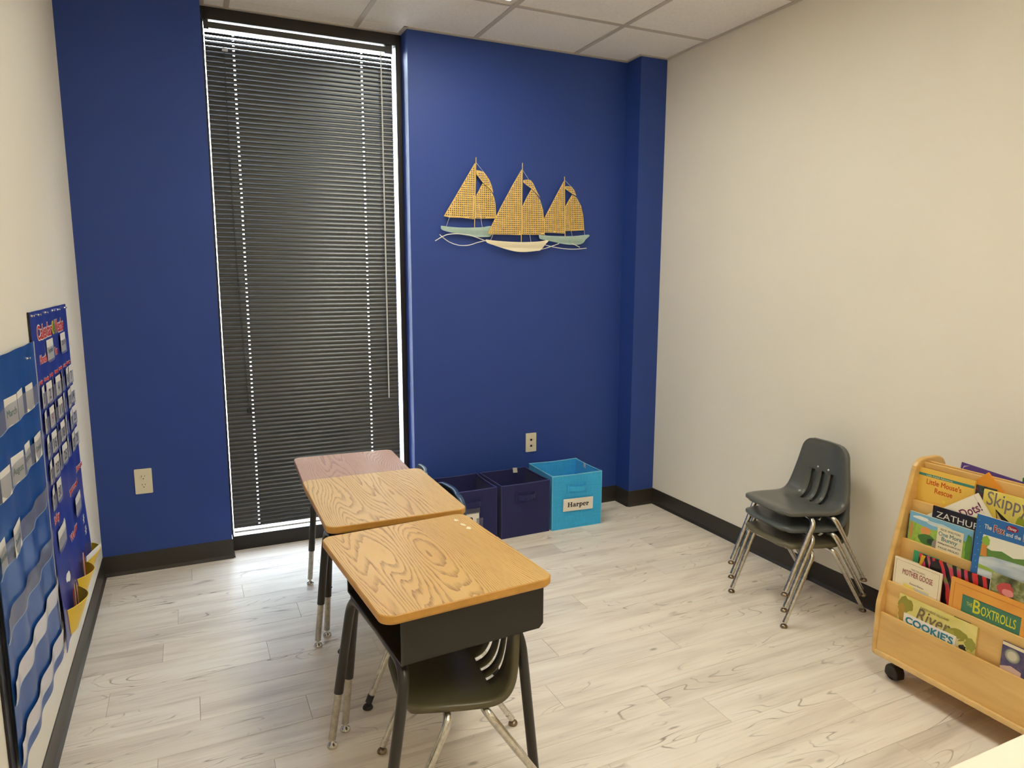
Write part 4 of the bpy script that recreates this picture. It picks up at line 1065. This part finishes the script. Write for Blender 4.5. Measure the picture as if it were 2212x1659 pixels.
flat('yellow_triangle', [(0.001, 0.189), (0.001, 0.06), (0.13, 0.189)], C(232, 164, 40), b)
b = book('yellow picture book with grey title letters at the right of the top pocket', 4, .0095, 2.325, 0.754, 0.215, 0.006, cover_mat('lemon_art', [(0.3, rgb(226, 206, 90)), (0.7, rgb(240, 222, 120))], sc=3))
text('Skippyjon', 0.064, C(128, 118, 120), b, T(0.012, 0.186, 0), bold=0.006, width=0.185, shear=0.05)
flat('black_ear', [(0.042, 0.178), (0.052, 0.130), (0.105, 0.130), (0.098, 0.142)], C(34, 26, 20), b)
flat('tan_ear', [(0.045, 0.172), (0.056, 0.132), (0.078, 0.131)], C(206, 172, 112), b, z=0.0008)
flat('green_patch', blob(0.118, 0.150, 0.012, 0.030, 10, .3), C(156, 164, 48), b)
# third pocket
zf3 = FLOORZ[3]
x3, z3 = TIER[3]
Md = FACE_BOOK(x3+.0215+SLB*(0.741-z3), -2.320, 0.741) @ Matrix.Rotation(math.radians(38), 4, 'Z') @ T(-0.205, -0.205, 0)
b = book('white book tilted on its corner with purple lettering', 3, 0, 0, 0, 0.205, 0.0055, C(234, 226, 206, 'white_cover'), M=Md, h=0.205)
text('Dots! Dots!', 0.040, C(118, 34, 88), b, T(0.028, 0.151, 0), bold=0.012, width=0.165)
flat('yellow_dot', blob(0.168, 0.112, 0.030, 0.030, 24), C(236, 214, 48), b)
flat('hinge_line', rect(0.190, 0.002, 0.1915, 0.203), C(206, 198, 178), b)
b = book('black book with wide white capital letters in the middle pocket', 3, .0155, 2.185, 0.660, 0.200, 0.005, cover_mat('night_cover', [(0.4, rgb(16, 16, 22)), (0.62, rgb(30, 28, 50)), (0.75, rgb(62, 60, 92))], sc=4))
text('ZATHURA', 0.030, C(214, 212, 206), b, T(0.015, 0.238, 0), width=0.168)
b = book('dark book sliver behind the book with the grassy landscape', 3, .0155, 2.1035, 0.604, 0.060, 0.005, cover_mat('dusk_art', [(0.3, rgb(40, 38, 34)), (0.5, rgb(120, 78, 40)), (0.66, rgb(46, 70, 50)), (0.8, rgb(30, 30, 52))], sc=14))
b = book('picture book with blue sky and green meadow in the middle pocket', 3, .0095, 2.1105, 0.619, 0.220, 0.005, C(120, 176, 206, 'sky_cover'), hard=False)
g0 = 0.515-zf3
flat('meadow', [(0.001, 0.001), (0.219, 0.001), (0.219, g0+0.052), (0.150, g0+0.075), (0.080, g0+0.060), (0.001, g0+0.070)], cover_mat('meadow_art', [(0.3, rgb(120, 158, 60)), (0.5, rgb(160, 190, 76)), (0.7, rgb(128, 170, 84))], sc=6), b, z=0.0003)
flat('cloud', blob(0.045, 0.218, 0.030, 0.007, 14, .4, 2), C(226, 230, 226), b, z=0.0003)
flat('cloud', blob(0.110, 0.212, 0.045, 0.008, 14, .4, 3), C(196, 212, 214), b, z=0.0003)
for k, (cx_, cy_, rx, ry, c) in enumerate(((0.062, g0+0.048, 0.018, 0.015, (222, 150, 84)), (0.072, g0+0.020, 0.034, 0.018, (70, 118, 50)), (0.086, g0+0.018, 0.016, 0.012, (48, 74, 42)), (0.100, g0+0.008, 0.012, 0.022, (142, 126, 118)), (0.012, g0+0.040, 0.006, 0.030, (196, 142, 84)), (0.210, g0+0.030, 0.010, 0.060, (88, 140, 54)), (0.190, g0+0.012, 0.012, 0.030, (134, 176, 70)))):
    flat('painted_shape', blob(cx_, cy_, rx, ry, 14, .35, k+5), C(*c), b, z=0.0006+0.0001*k)
flat('title_panel', rect(0.104, g0+0.001, 0.192, g0+0.084), C(226, 216, 186), b, z=0.0016)
text('RICK WALTON', 0.0105, C(84, 96, 84), b, T(0.148, g0+0.070, 0.0016), align='CENTER', width=0.066)
text('One More', 0.020, C(92, 130, 128), b, T(0.148, g0+0.052, 0.0016), align='CENTER', width=0.078, bold=0.016)
text('Bunny', 0.020, C(92, 130, 128), b, T(0.148, g0+0.036, 0.0016), align='CENTER', width=0.054, bold=0.016)
text('Adding from one to ten', 0.009, C(70, 70, 66), b, T(0.148, g0+0.024, 0.0016), align='CENTER', width=0.078, shear=0.3)
text('PAIGE MIGLIO', 0.0105, C(84, 96, 84), b, T(0.148, g0+0.008, 0.0016), align='CENTER', width=0.070)
# second pocket
zf2 = FLOORZ[2]
b = book('blue picture book with a painted river scene in the second pocket', 2, .034, 2.352, 0.689, 0.250, 0.005, C(44, 104, 168, 'blue_cover'), hard=False)
hF = 0.689-zf2
flat('scene', [(0.022, hF-0.172)]+[(0.024+0.0015*(k % 2), hF-0.172+0.0124*k) for k in range(1, 10)]+[(0.235, hF-0.056), (0.238, hF-0.172)], C(226, 222, 204), b)
flat('river', [(0.022, 0.22), (0.236, 0.22), (0.236, hF-0.130), (0.15, hF-0.115), (0.06, hF-0.120), (0.022, hF-0.135)], cover_mat('river_art', [(0.3, rgb(150, 170, 190)), (0.6, rgb(206, 214, 216))], (4, 16, 4)), b, z=0.0005)
flat('far_bank', [(0.022, hF-0.135), (0.06, hF-0.122), (0.15, hF-0.117), (0.236, hF-0.131), (0.236, hF-0.098), (0.20, hF-0.104), (0.16, hF-0.094), (0.12, hF-0.106), (0.085, hF-0.096), (0.055, hF-0.104), (0.022, hF-0.094)], C(96, 134, 64), b, z=0.0007)
flat('tree_trunk', [(0.024, hF-0.130), (0.044, hF-0.128), (0.040, hF-0.100), (0.046, hF-0.082), (0.026, hF-0.080)], C(206, 132, 58), b, z=0.0009)
flat('tree_crown', blob(0.036, hF-0.078, 0.013, 0.015, 16, .35, 31), C(140, 176, 66), b, z=0.0011)
flat('near_bank', [(0.022, hF-0.171), (0.022, hF-0.158), (0.05, hF-0.160), (0.09, hF-0.168), (0.11, hF-0.171)], C(150, 176, 74), b, z=0.0011)
text('The', 0.020, C(228, 222, 210), b, T(0.026, hF-0.040, 0.0004), bold=0.02, width=0.022)
text('Fox', 0.030, C(226, 216, 206), b, T(0.053, hF-0.042, 0.0002), bold=0.06, width=0.034); text('Fox', 0.030, C(140, 40, 40), b, T(0.0545, hF-0.042, 0.0006), bold=0.02, width=0.031)
text('and the', 0.018, C(206, 214, 222), b, T(0.091, hF-0.043, 0.0004), bold=0.015, width=0.042)
text('Hound', 0.030, C(226, 216, 206), b, T(0.139, hF-0.043, 0.0002), bold=0.06, width=0.066); text('Hound', 0.030, C(140, 40, 40), b, T(0.1405, hF-0.043, 0.0006), bold=0.02, width=0.063)
flat('emblem', blob(0.106, hF-0.017, 0.0175, 0.0095, 20), C(146, 26, 50), b)
text('Disney', 0.013, C(232, 226, 222), b, T(0.106, hF-0.021, 0.0005), align='CENTER', width=0.026, bold=0.01, shear=0.25)
for k in range(9):
    flat('snow_dot', blob(0.008+0.004*(k % 3), hF-0.02-0.019*k, 0.0011, 0.0011, 6), C(190, 210, 230), b)
def stripe_material():
    m, nt, b_, _, L = nodes_mat('striped_cover'); ov = objvec(nt)
    wv = nt.nodes.new('ShaderNodeTexWave'); wv.inputs['Scale'].default_value = 13.0; wv.inputs['Distortion'].default_value = 5.5; wv.inputs['Detail'].default_value = 1.0
    wv.inputs['Detail Scale'].default_value = 1.2; mp = mapped(nt, ov, (1.0, 0.55, 1.0)); mp.node.inputs['Rotation'].default_value = (0, 0, -0.45); L(mp, wv.inputs['Vector'])
    hue = noise(nt, mapped(nt, ov, (1, 1, 1)), 12.0, 1, 0.5)
    col = ramp(nt, hue, [(0.40, rgb(206, 44, 40)), (0.52, rgb(200, 58, 66)), (0.58, rgb(196, 70, 110)), (0.66, rgb(104, 160, 62))])
    f = ramp(nt, wv.outputs['Fac'], [(0.45, (0, 0, 0)), (0.55, (1, 1, 1))])
    L(mixc(nt, f, rgb(28, 22, 24), col), b_.inputs['Base Color']); b_.inputs['Roughness'].default_value = 0.3
    return m
b = book('black book striped in red pink and green in the second pocket', 2, .026, 2.184, 0.496, 0.232, 0.006, stripe_material())
flat('yellow_stripe', [(0.002, 0.205), (0.010, 0.205), (0.024, 0.248), (0.010, 0.248)], C(220, 168, 40), b)
flat('black_spot', blob(0.060, 0.218, 0.018, 0.026, 18, .1), C(34, 26, 30), b)
b = book('green book corner behind the black striped book', 2, .034, 2.159, 0.496, 0.090, 0.004, C(56, 150, 100, 'green_cover'))
b = book('cream nursery rhyme book with red title, partly open in the second pocket', 2, .010, 2.110, 0.461, 0.171, 0.004, C(232, 220, 190, 'cream_cover'))
hG = 0.461-zf2
for (a0, b0, a1, b1) in ((0.007, hG-0.008, 0.163, hG-0.007), (0.007, 0.01, 0.008, hG-0.007), (0.162, 0.01, 0.163, hG-0.007)): flat('border_line', rect(a0, b0, a1, b1), C(178, 140, 110), b)
text('THE TALKING', 0.0085, C(176, 150, 130), b, T(0.088, hG-0.029, 0), align='CENTER', width=0.050)
text('MOTHER GOOSE', 0.027, C(146, 44, 40), b, T(0.088, hG-0.052, 0), align='CENTER', width=0.108, bold=0.004)
text('Nursery Rhymes', 0.0085, C(120, 110, 100), b, T(0.088, hG-0.079, 0), align='CENTER', width=0.05)
flat('picture', rect(0.040, 0.045, 0.134, hG-0.084), C(232, 214, 112), b); flat('picture_sky', [(0.075, hG-0.086), (0.132, hG-0.086), (0.132, hG-0.112), (0.11, hG-0.112)], C(190, 194, 196), b, z=0.0006)
# its opened back half
Mg = FACE_BOOK(TIER[2][0]+.0145, -2.1105, zf2+0.0006) @ Matrix.Rotation(math.radians(5), 4, 'Y')
MB().box((0, 0, -0.002), (0.168, hG-0.002, -0.0005)).obj('back_cover', MATS['cream_cover'], b, b.matrix_world.inverted() @ Mg)
b = book('orange picture book with a teal title panel in the second pocket', 2, .0105, 2.311, 0.466, 0.232, 0.0085, cover_mat('amber_cover', [(0.35, rgb(224, 152, 56)), (0.6, rgb(228, 162, 64)), (0.8, rgb(222, 130, 44))], sc=3))
hB = 0.466-zf2
flat('frame_line', rect(0.012, 0.01, 0.0135, hB-0.014), C(196, 122, 44), b); flat('frame_line', rect(0.012, hB-0.0155, 0.225, hB-0.014), C(196, 122, 44), b)
flat('title_panel', rect(0.041, 0.060, 0.217, hB-0.043), C(62, 122, 96), b)
flat('panel_edge', rect(0.041, hB-0.0445, 0.217, hB-0.043), C(38, 74, 66), b, z=0.0005)
text('THE', 0.018, C(206, 196, 60), b, T(0.056, hB-0.074, 0.0004), width=0.019)
text('B', 0.062, C(212, 208, 52), b, T(0.077, hB-0.088, 0.0004), width=0.023, bold=0.012)
text('OXTROLLS', 0.042, C(212, 208, 52), b, T(0.102, hB-0.086, 0.0004), width=0.103, bold=0.010)
b = book('glossy photo book with a pink bloom behind the orange book', 2, .020, 2.424, 0.526, 0.130, 0.0045, cover_mat('leafy_photo', [(0.3, rgb(58, 62, 36)), (0.5, rgb(116, 122, 74)), (0.72, rgb(196, 192, 150))], sc=7))
hM = 0.526-zf2
flat('bloom', blob(0.045, hM-0.040, 0.024, 0.022, 16, .3, 4), C(188, 74, 72), b); flat('bloom_heart', blob(0.052, hM-0.050, 0.016, 0.012, 12, .4, 5), C(222, 140, 140), b, z=0.0005)
b = book('pale open leaflet between the striped book and the photo book', 2, .0196+.0058, 2.4195, 0.500, 0.034, 0.0003, C(232, 220, 204, 'pale_cover'), hard=False)
# bottom pocket
zf1 = FLOORZ[1]
b = book('olive landscape book with a brown brush title in the bottom pocket', 1, .0130, 2.153, 0.344, 0.266, 0.0050, cover_mat('straw_cover', [(0.35, rgb(214, 200, 108)), (0.7, rgb(226, 214, 132))], sc=3))
hR = 0.344-zf1
text('JUDITH HEIDE GILLILAND', 0.0105, C(112, 98, 52), b, T(0.078, hR-0.022, 0.0012), width=0.098)
text('River', 0.064, C(112, 96, 66), b, T(0.066, hR-0.066, 0.0012), width=0.118, shear=0.3, bold=0.006)
for k, (cx_, cy_, rx, ry, c) in enumerate(((0.026, hR-0.030, 0.026, 0.026, (150, 142, 50)), (0.014, hR-0.062, 0.014, 0.030, (176, 140, 52)), (0.206, hR-0.052, 0.032, 0.020, (146, 142, 44)), (0.182, hR-0.056, 0.016, 0.012, (166, 160, 62)), (0.250, hR-0.068, 0.016, 0.020, (150, 150, 60)), (0.228, hR-0.088, 0.012, 0.010, (44, 42, 38)))):
    flat('painted_shape', blob(cx_, cy_, rx, ry, 18, .5, k+50), C(*c), b, z=0.0004+0.0001*k)
flat('tree_trunk', [(0.208, hR-0.095), (0.213, hR-0.095), (0.212, hR-0.070), (0.220, hR-0.060), (0.210, hR-0.066), (0.202, hR-0.058), (0.207, hR-0.072)], C(216, 204, 170), b, z=0.0012)
b = book('small white book with blue capital letters in front of the olive book', 1, .0095, 2.178, 0.2845, 0.181, 0.0030, C(230, 222, 214, 'chalk_cover'), hard=False)
text("COOKIE'S", 0.033, C(36, 122, 146), b, T(0.008, 0.2845-zf1-0.032, 0), width=0.166, bold=0.035)
b = book('thin black booklet edge behind the olive landscape book', 1, .0182, 2.340, 0.3455, 0.055, 0.0010, C(30, 28, 26, 'black_cover'), hard=False)
b = book('small purple book with a pale glowing moon in the bottom pocket', 1, .0095, 2.4965, 0.341, 0.150, 0.0050, cover_mat('violet_art', [(0.3, rgb(52, 42, 92)), (0.55, rgb(80, 72, 110)), (0.75, rgb(126, 100, 98))], sc=7))
hQ = 0.341-zf1
flat('top_band', rect(0.001, hQ-0.011, 0.149, hQ-0.001), C(228, 214, 186), b)
for k, (r_, c) in enumerate(((0.0215, (128, 130, 118)), (0.018, (166, 166, 150)), (0.0135, (204, 198, 174)))): flat('moon', blob(0.031, hQ-0.036, r_, r_, 22), C(*c), b, z=0.0004+0.0002*k)
flat('hill', [(0.001, 0.10), (0.06, 0.10), (0.06, hQ-0.075), (0.03, hQ-0.068), (0.001, hQ-0.080)], C(206, 176, 166), b, z=0.0005)
# far side of the display
Mb = frame((3.1705, -2.175, FLOORZ[4]+0.001), (0, -1, 0), (0.0, 0, 1)) @ Matrix.Rotation(math.radians(-5.0), 4, 'Z') @ T(0.0, 0.018, 0)
b = book('purple book standing in the top pocket on the far side', 4, 0, 0, 0, 0.200, 0.004, C(88, 66, 138, 'purple_cover'), M=Mb, h=0.2655)
flat('white_swoosh', [(0.004, 0.234), (0.010, 0.256), (0.03, 0.263), (0.012, 0.252)], C(196, 186, 216), b)
Mb = frame((3.1685+0.014, -2.388, FLOORZ[4]+0.001), (0, -1, 0), (0.0, 0, 1))
b = book('green board book standing at the right in the far side top pocket', 4, 0, 0, 0, 0.140, 0.012, C(40, 120, 52, 'leaf_cover'), M=Mb, h=0.276)

# ================================================================== wall charts
M_CAL = mat('royal_vinyl', rgb(40, 58, 152), 0.30, spec=0.5, var=0.05, vscale=6)
M_PKT = mat('azure_vinyl', rgb(18, 76, 152), 0.34, spec=0.5, var=0.05, vscale=6)
M_DKSTRIP = mat('black_strip', rgb(22, 22, 28), 0.5)
M_CLEAR = clear_material('clear_vinyl', (0.90, 0.92, 0.96), 0.20, rgb(196, 196, 208), 0.16)
M_GLARE = clear_material('vinyl_glare', (0.90, 0.92, 0.96), 0.80, rgb(222, 219, 228), 0.2)  # reflected light on the lower pockets, painted in as whiter vinyl
M_CARD = mat('white_card', rgb(236, 232, 222), 0.55)
M_RED = mat('red_ink', rgb(200, 42, 44), 0.5); M_WHT = mat('white_ink', rgb(240, 238, 232), 0.5)
M_GRN = mat('green_ink', rgb(60, 128, 72), 0.5); M_YEL = mat('yellow_vinyl', rgb(246, 206, 30), 0.35)
M_PIN = chrome_material('steel_pin', (0.75, 0.75, 0.76), 0.15, 0.3)
def on_wall(y, z): return frame((XL, y, z), (0, 1, 0), (0, 0, 1))
def sheet(name, w_, h_, off, m, parent, nx=36, ny=40, th=0.0014, x0=0, y0=0):
    q = MB(); us = [x0+w_*i/nx for i in range(nx+1)]; vs_ = [y0+h_*j/ny for j in range(ny+1)]
    q.grid(lambda a, b_: (a, b_, off(a, b_)), us, vs_, 0); q.grid(lambda a, b_: (a, b_, off(a, b_)-th), us, vs_, 0, flip=True)
    for a in (us[0], us[-1]): q.add([(a, b_, off(a, b_)) for b_ in vs_]+[(a, b_, off(a, b_)-th) for b_ in vs_], [(j, j+1, ny+1+j+1, ny+1+j) for j in range(ny)])
    for b_ in (vs_[0], vs_[-1]): q.add([(a, b_, off(a, b_)) for a in us]+[(a, b_, off(a, b_)-th) for a in us], [(j, j+1, nx+1+j+1, nx+1+j) for j in range(nx)])
    return q.obj(name, m, parent)

# calendar chart: lower left corner at y = -1.142
CY0, CZ0, CW, CH = -1.142, 0.215, 0.700, 1.102
def coff(a, b_): return 0.0068+0.0024*math.sin(a*2*PI/0.175+1.2)*(0.4+0.6*(1-b_/CH))+0.010*math.exp(-((b_-0.10)/0.16)**2)
cal = thing('calendar_chart', 'royal blue calendar chart with red and white lettering on the left wall', 'wall chart', M=on_wall(CY0, CZ0))
sheet('backing', CW, CH, coff, M_CAL, cal)
MB().cbox((-0.004, 0, 0.001), (0.005, CH, 0.006), 0.001).obj('dark_side_strip', M_DKSTRIP, cal)  # black strip stands in for the pocket chart's shadow on the calendar
def put(fn_off, a, b_, e): return lambda co: Vector((co.x+a, co.y+b_, co.z+fn_off(co.x+a, co.y+b_)+e))
def cal_text(s, y, z, size, width, col=None, outline=True, bold=0.02):
    a, b_ = y-CY0, z-CZ0
    if outline: text(s, size, M_WHT, cal, width=width, bold=0.075, warp=put(coff, a, b_, 0.0006))
    text(s, size, col or M_RED, cal, width=width*0.975, bold=bold, warp=put(coff, a+width*0.0125, b_, 0.0013))
cal_text('Calendar', -1.058, 1.226, 0.062, 0.262)
flat('sun_print', blob(-0.770-CY0, 1.247-CZ0, 0.026, 0.024, 16), mat('yellow_ink', rgb(226, 214, 60), 0.5), cal, T(0, 0, coff(0.372, 1.03)+0.0004))
text('&', 0.045, M_GRN, cal, width=0.03, bold=0.02, warp=put(coff, -0.785-CY0, 1.232-CZ0, 0.0035))
cal_text('Weather', -0.735, 1.226, 0.062, 0.205)
cal_text('Month', -1.052, 1.150, 0.036, 0.105); cal_text('Year', -0.788, 1.152, 0.036, 0.075)
for k, d in enumerate(('Sunday', 'Monday', 'Tuesday', 'Wednesday', 'Thursday', 'Friday', 'Saturday')):
    cal_text(d, -1.112+0.096*k, 1.090, 0.016, 0.072)
cal_text('Tomorrow', -0.770, 0.629, 0.034, 0.170); cal_text('is', -0.585, 0.629, 0.034, 0.03); cal_text('Season', -0.560, 0.665, 0.034, 0.14)
cal_text('Today', -1.090, 0.628, 0.036, 0.095); cal_text('Weather', -0.845, 0.485, 0.034, 0.175)
a, b_ = -0.511-CY0, 0.464-CZ0
for (yy, zz, kind) in ((-0.511, 0.464, 0), (-0.503, 0.415, 1), (-0.930, 0.585, 2), (-0.989, 0.415, 3)):
    a, b_ = yy-CY0, zz-CZ0
    if kind < 2:
        q = MB()
        for k in range(6):
            an = PI*k/3; q.box((0.004 if kind else 0, -0.0022, 0), (0.020, 0.0022, 0.0006), M=T(a, b_, coff(a, b_)+0.0012) @ RZ(an))
        q.obj('snowflake_print', M_WHT, cal)
    else:
        me = poly_mesh('cloud_print', blob(0, 0, 0.030, 0.016, 18, .55, kind), thick=0.0005, warp=put(coff, a, b_, 0.0012)); me.materials.append(M_WHT); link('cloud_print', me, cal)
def small_card(name, label, y, z, w_, h_, off, group, yaw=0.0, tilt=0.0):
    t = MB().cbox((-w_/2, -h_/2, 0), (w_/2, h_/2, 0.0006), 0.0002).obj(name, M_CARD, None, on_wall(y, z) @ T(0, 0, off) @ Matrix.Rotation(yaw, 4, 'Y') @ RZ(tilt))
    return tag(t, label, 'card', group)
COLY = [-1.068, -0.974, -0.882, -0.797, -0.692, -0.588, -0.488]; ROWZ = [1.049, 0.968, 0.886, 0.803, 0.718]
ROWN = ['top', 'second', 'third', 'fourth', 'fifth']
rnd = random.Random(4)
ONES = 'zero one two three four five six seven eight nine ten eleven twelve thirteen fourteen fifteen sixteen seventeen eighteen nineteen'.split()
def word(n): return ONES[n] if n < 20 else ('twenty' if n < 30 else 'thirty')+('' if n % 10 == 0 else ' '+ONES[n % 10])
for d in range(1, 31):
    r_, c_ = (d-1)//7, (d-1) % 7
    y, z = COLY[c_], ROWZ[r_]; a, b_ = y-CY0, z-CZ0
    yaw = {0: 0.10, 2: 0.14, 4: 0.12, 5: 0.06}.get(c_, -0.02)+rnd.uniform(-.02, .02)
    col = 'red' if d in (9,) else 'black'
    cd = small_card('date_card', 'white date card showing number %s in %s, %s row of the calendar chart' % (word(d), col, ROWN[r_]), y+rnd.uniform(-.003, .003), z+rnd.uniform(-.002, .002), 0.080, 0.066,
                    coff(a, b_)+0.0042, 'date cards in the calendar chart', yaw, rnd.uniform(-.02, .02))
    text(str(d), 0.046, M_RED if d == 9 else M_INK, cd, T(0, -0.022, 0.0006), align='CENTER', bold=0.02, width=0.026 if d < 10 else 0.046)
    q = MB(); q.grid(lambda p, q_: (a-0.043+0.086*p, b_-0.036+0.050*q_, coff(a, b_)+0.0062+0.003*math.sin(PI*p)), [0, .25, .5, .75, 1], [0, .5, 1])
    q.obj('date_pocket', M_CLEAR, cal)
for (nm, lab_, y, z, s_, w_, tc) in (('month_card', 'white month card reading September below the calendar title', -0.873, 1.181, 'September', 0.118, M_GRN), ('year_card', 'white year card at the upper right of the calendar chart', -0.612, 1.183, '2019', 0.110, M_INK),
                                    ('today_card', 'blank white card beside the word Today on the calendar chart', -1.000, 0.566, '', 0.13, M_INK), ('tomorrow_card', 'blank white card under the word Tomorrow on the calendar chart', -0.625, 0.566, '', 0.13, M_INK)):
    a, b_ = y-CY0, z-CZ0
    cd = small_card(nm, lab_, y, z, w_, 0.068, coff(a, b_)+0.0042, 'word cards in the calendar chart', rnd.uniform(-.02, .04))
    if s_: text(s_, 0.024, tc, cd, T(0, -0.010, 0.0006), align='CENTER', width=w_*0.7, bold=0.01)
    q = MB(); q.grid(lambda p, q_: (a-w_/2-0.006+(w_+0.012)*p, b_-0.040+0.050*q_, coff(a, b_)+0.0062+0.002*math.sin(PI*p)), [0, .25, .5, .75, 1], [0, .5, 1]); q.obj('word_pocket', M_CLEAR, cal)
# yellow pouches along the bottom
for k, (y0, y1, z0, z1) in enumerate(((-1.075, -0.865, 0.222, 0.330), (-0.835, -0.655, 0.246, 0.340), (-0.600, -0.440, 0.252, 0.336))):
    q = MB()
    def F_(p, r_):
        a = y0-CY0+(y1-y0)*(0.5+(p-0.5)*(0.55+0.45*r_)); b_ = z0-CZ0+(z1-z0)*r_
        return (a, b_, coff(a, b_)+0.001+(0.010+0.034*r_)*max(0, math.sin(PI*p))**0.75)
    us = [i/12 for i in range(13)]; vs_ = [j/5 for j in range(6)]
    q.grid(F_, us, vs_); q.grid(lambda p, r_: tuple(Vector(F_(p, r_))-Vector((0, 0, 0.0012*math.sin(PI*p)))), us, vs_, flip=True)
    po = q.obj('yellow_pouch', M_YEL, cal)
    MB().tube([F_(p, 1.0) for p in us], 0.0016, 6).obj('pouch_rim', M_YEL, po)
STK = [mat('stick_red', rgb(170, 48, 40), 0.5), mat('stick_wood', rgb(212, 170, 110), 0.5), mat('stick_brown', rgb(92, 58, 44), 0.5), mat('stick_pink', rgb(216, 150, 140), 0.5), mat('stick_pale', rgb(222, 210, 190), 0.5), mat('stick_orange', rgb(222, 120, 50), 0.5)]
SN = ['red', 'bare wooden', 'dark brown', 'pink', 'pale', 'orange']
n_ = 0
for k, (yc, zb_, cnt) in enumerate(((-0.97, 0.262, 4), (-0.745, 0.278, 5))):
    for j in range(cnt):
        c_ = (j+2*k) % 6; y = yc-0.045+0.024*j; a, b_ = y-CY0, zb_-CZ0
        s_ = MB().cbox((-0.0042, 0, 0), (0.0042, 0.112+0.008*(j % 3), 0.002), 0.0008).obj('craft_stick', STK[c_], None, on_wall(y, zb_) @ T(0, 0, coff(a, b_)+0.012) @ RZ(math.radians(-6+4*j)))
        tag(s_, '%s craft stick in the yellow pouch %s on the calendar' % (SN[c_], ('nearest the camera', 'in the middle')[k]), 'stick', 'craft sticks in the yellow pouches')
s_ = small_card('word_strip', 'long white paper strip lying across the farthest yellow pouch', -0.60, 0.352, 0.24, 0.022, coff(0.5, 0.13)+0.030, None, -0.10, math.radians(-8))
for k, (y, z) in enumerate(((-1.125, 1.305), (-1.008, 1.303), (-0.881, 1.304), (-0.756, 1.305), (-0.638, 1.304), (-0.475, 1.304))):
    p = MB().lathe([(0.0045, 0), (0.0045, 0.0015), (0.002, 0.003), (0.0022, 0.006), (0.0038, 0.008), (0.003, 0.009)], (0, 0, 0), 10).obj('pushpin', M_PIN, None, on_wall(y, z) @ T(0, 0, coff(y-CY0, z-CZ0)+0.0002))
    tag(p, '%s of the silver pushpins along the top edge of the calendar chart' % ('leftmost', 'second from left', 'third from left', 'third from right', 'second from right', 'rightmost')[k], 'pushpin', 'pushpins along the calendar top')

# pocket chart nearer the camera
PY0, PZ0, PW, PH = -1.815, 0.235, 0.668, 0.995
def poff(a, b_):
    return 0.0105+0.0045*math.sin(a*2*PI/0.19+2.4*b_+0.6)*min(1, 0.3+(PH-b_)*1.2)
pkt = thing('pocket_chart', 'azure blue pocket chart with rows of clear pockets on the left wall', 'wall chart', M=on_wall(PY0, PZ0))
sheet('backing', PW, PH, poff, M_PKT, pkt, 40, 30)
MB().cbox((-0.040, 0.0, 0.0005), (0.003, PH, 0.006), 0.001).obj('dark_side_strip', M_DKSTRIP, pkt)  # plain black strip along the chart's left edge
MB().tube([(PW, PH*j/12, poff(PW, PH*j/12)) for j in range(13)], 0.0022, 6).obj('edge_highlight', mat('highlight_silver', rgb(170, 176, 196), 0.3), pkt)  # pale tube paints in the highlight along the chart's right edge
ROWP = [1.046, 0.893, 0.737, 0.582, 0.428, 0.270]
for k, zr_ in enumerate(ROWP):
    b0 = zr_-PZ0
    q = MB(); us = [0.006+(PW-0.012)*i/36 for i in range(37)]; vs_ = [b0+0.060*j/4 for j in range(5)]
    q.grid(lambda a, b_: (a, b_, poff(a, b_)+0.0020+0.0045*math.sin(PI*min(1, (b_-b0)/0.06*0.62))), us, vs_)
    r_ = q.obj('clear_pocket', M_GLARE if k > 3 else M_CLEAR, pkt)
    MB().tube([(a, b0, poff(a, b0)+0.0018) for a in us], 0.0009, 5).obj('pocket_seam', mat('pale_seam', rgb(150, 178, 214), 0.5), r_)
CARDS = [('march', 'March', -1.520, 0), ('', '', -1.405, 0), ('', '', -1.295, 0), ('', '', -1.665, 1), ('aug', 'August', -1.512, 1), ('sep', 'September', -1.370, 1), ('oct', 'October', -1.255, 1), ('nov', 'November', -1.735, 2), ('dec', 'December', -1.610, 2)]
NB = ['blank white card right of the March card', 'blank white card at the right end of the top clear pocket', 'blank white card left of the August card']
nb = 0
for k, (key, s_, y, row_) in enumerate(CARDS):
    z = ROWP[row_]+0.037; a, b_ = y-PY0, z-PZ0
    lab_ = 'white card reading %s in the azure pocket chart' % s_ if s_ else NB[nb]+' in the pocket chart'
    if not s_: nb += 1
    w_ = 0.112 if s_ else 0.085
    cd = small_card('month_name_card', lab_, y, z, w_, 0.074, poff(a, b_)+0.0014, 'word cards in the pocket chart', math.atan2(-(poff(a+.04, b_)-poff(a-.04, b_)), 0.08), rnd.uniform(-.03, .03))
    if s_: text(s_, 0.026, M_GRN, cd, T(0, -0.012, 0.0006), align='CENTER', width=0.088, bold=0.008)
for (y, z, lab_) in ((-1.273, 1.192, 'silver pushpin at the upper right corner of the azure pocket chart'), (-1.66, 1.200, 'silver pushpin at the upper left of the azure pocket chart')):
    p = MB().lathe([(0.0045, 0), (0.0045, 0.0015), (0.002, 0.003), (0.0022, 0.006), (0.0038, 0.008), (0.003, 0.009)], (0, 0, 0), 10).obj('pushpin', M_PIN, None, on_wall(y, z) @ T(0, 0, poff(y-PY0, z-PZ0)+0.0002))
    tag(p, lab_, 'pushpin')
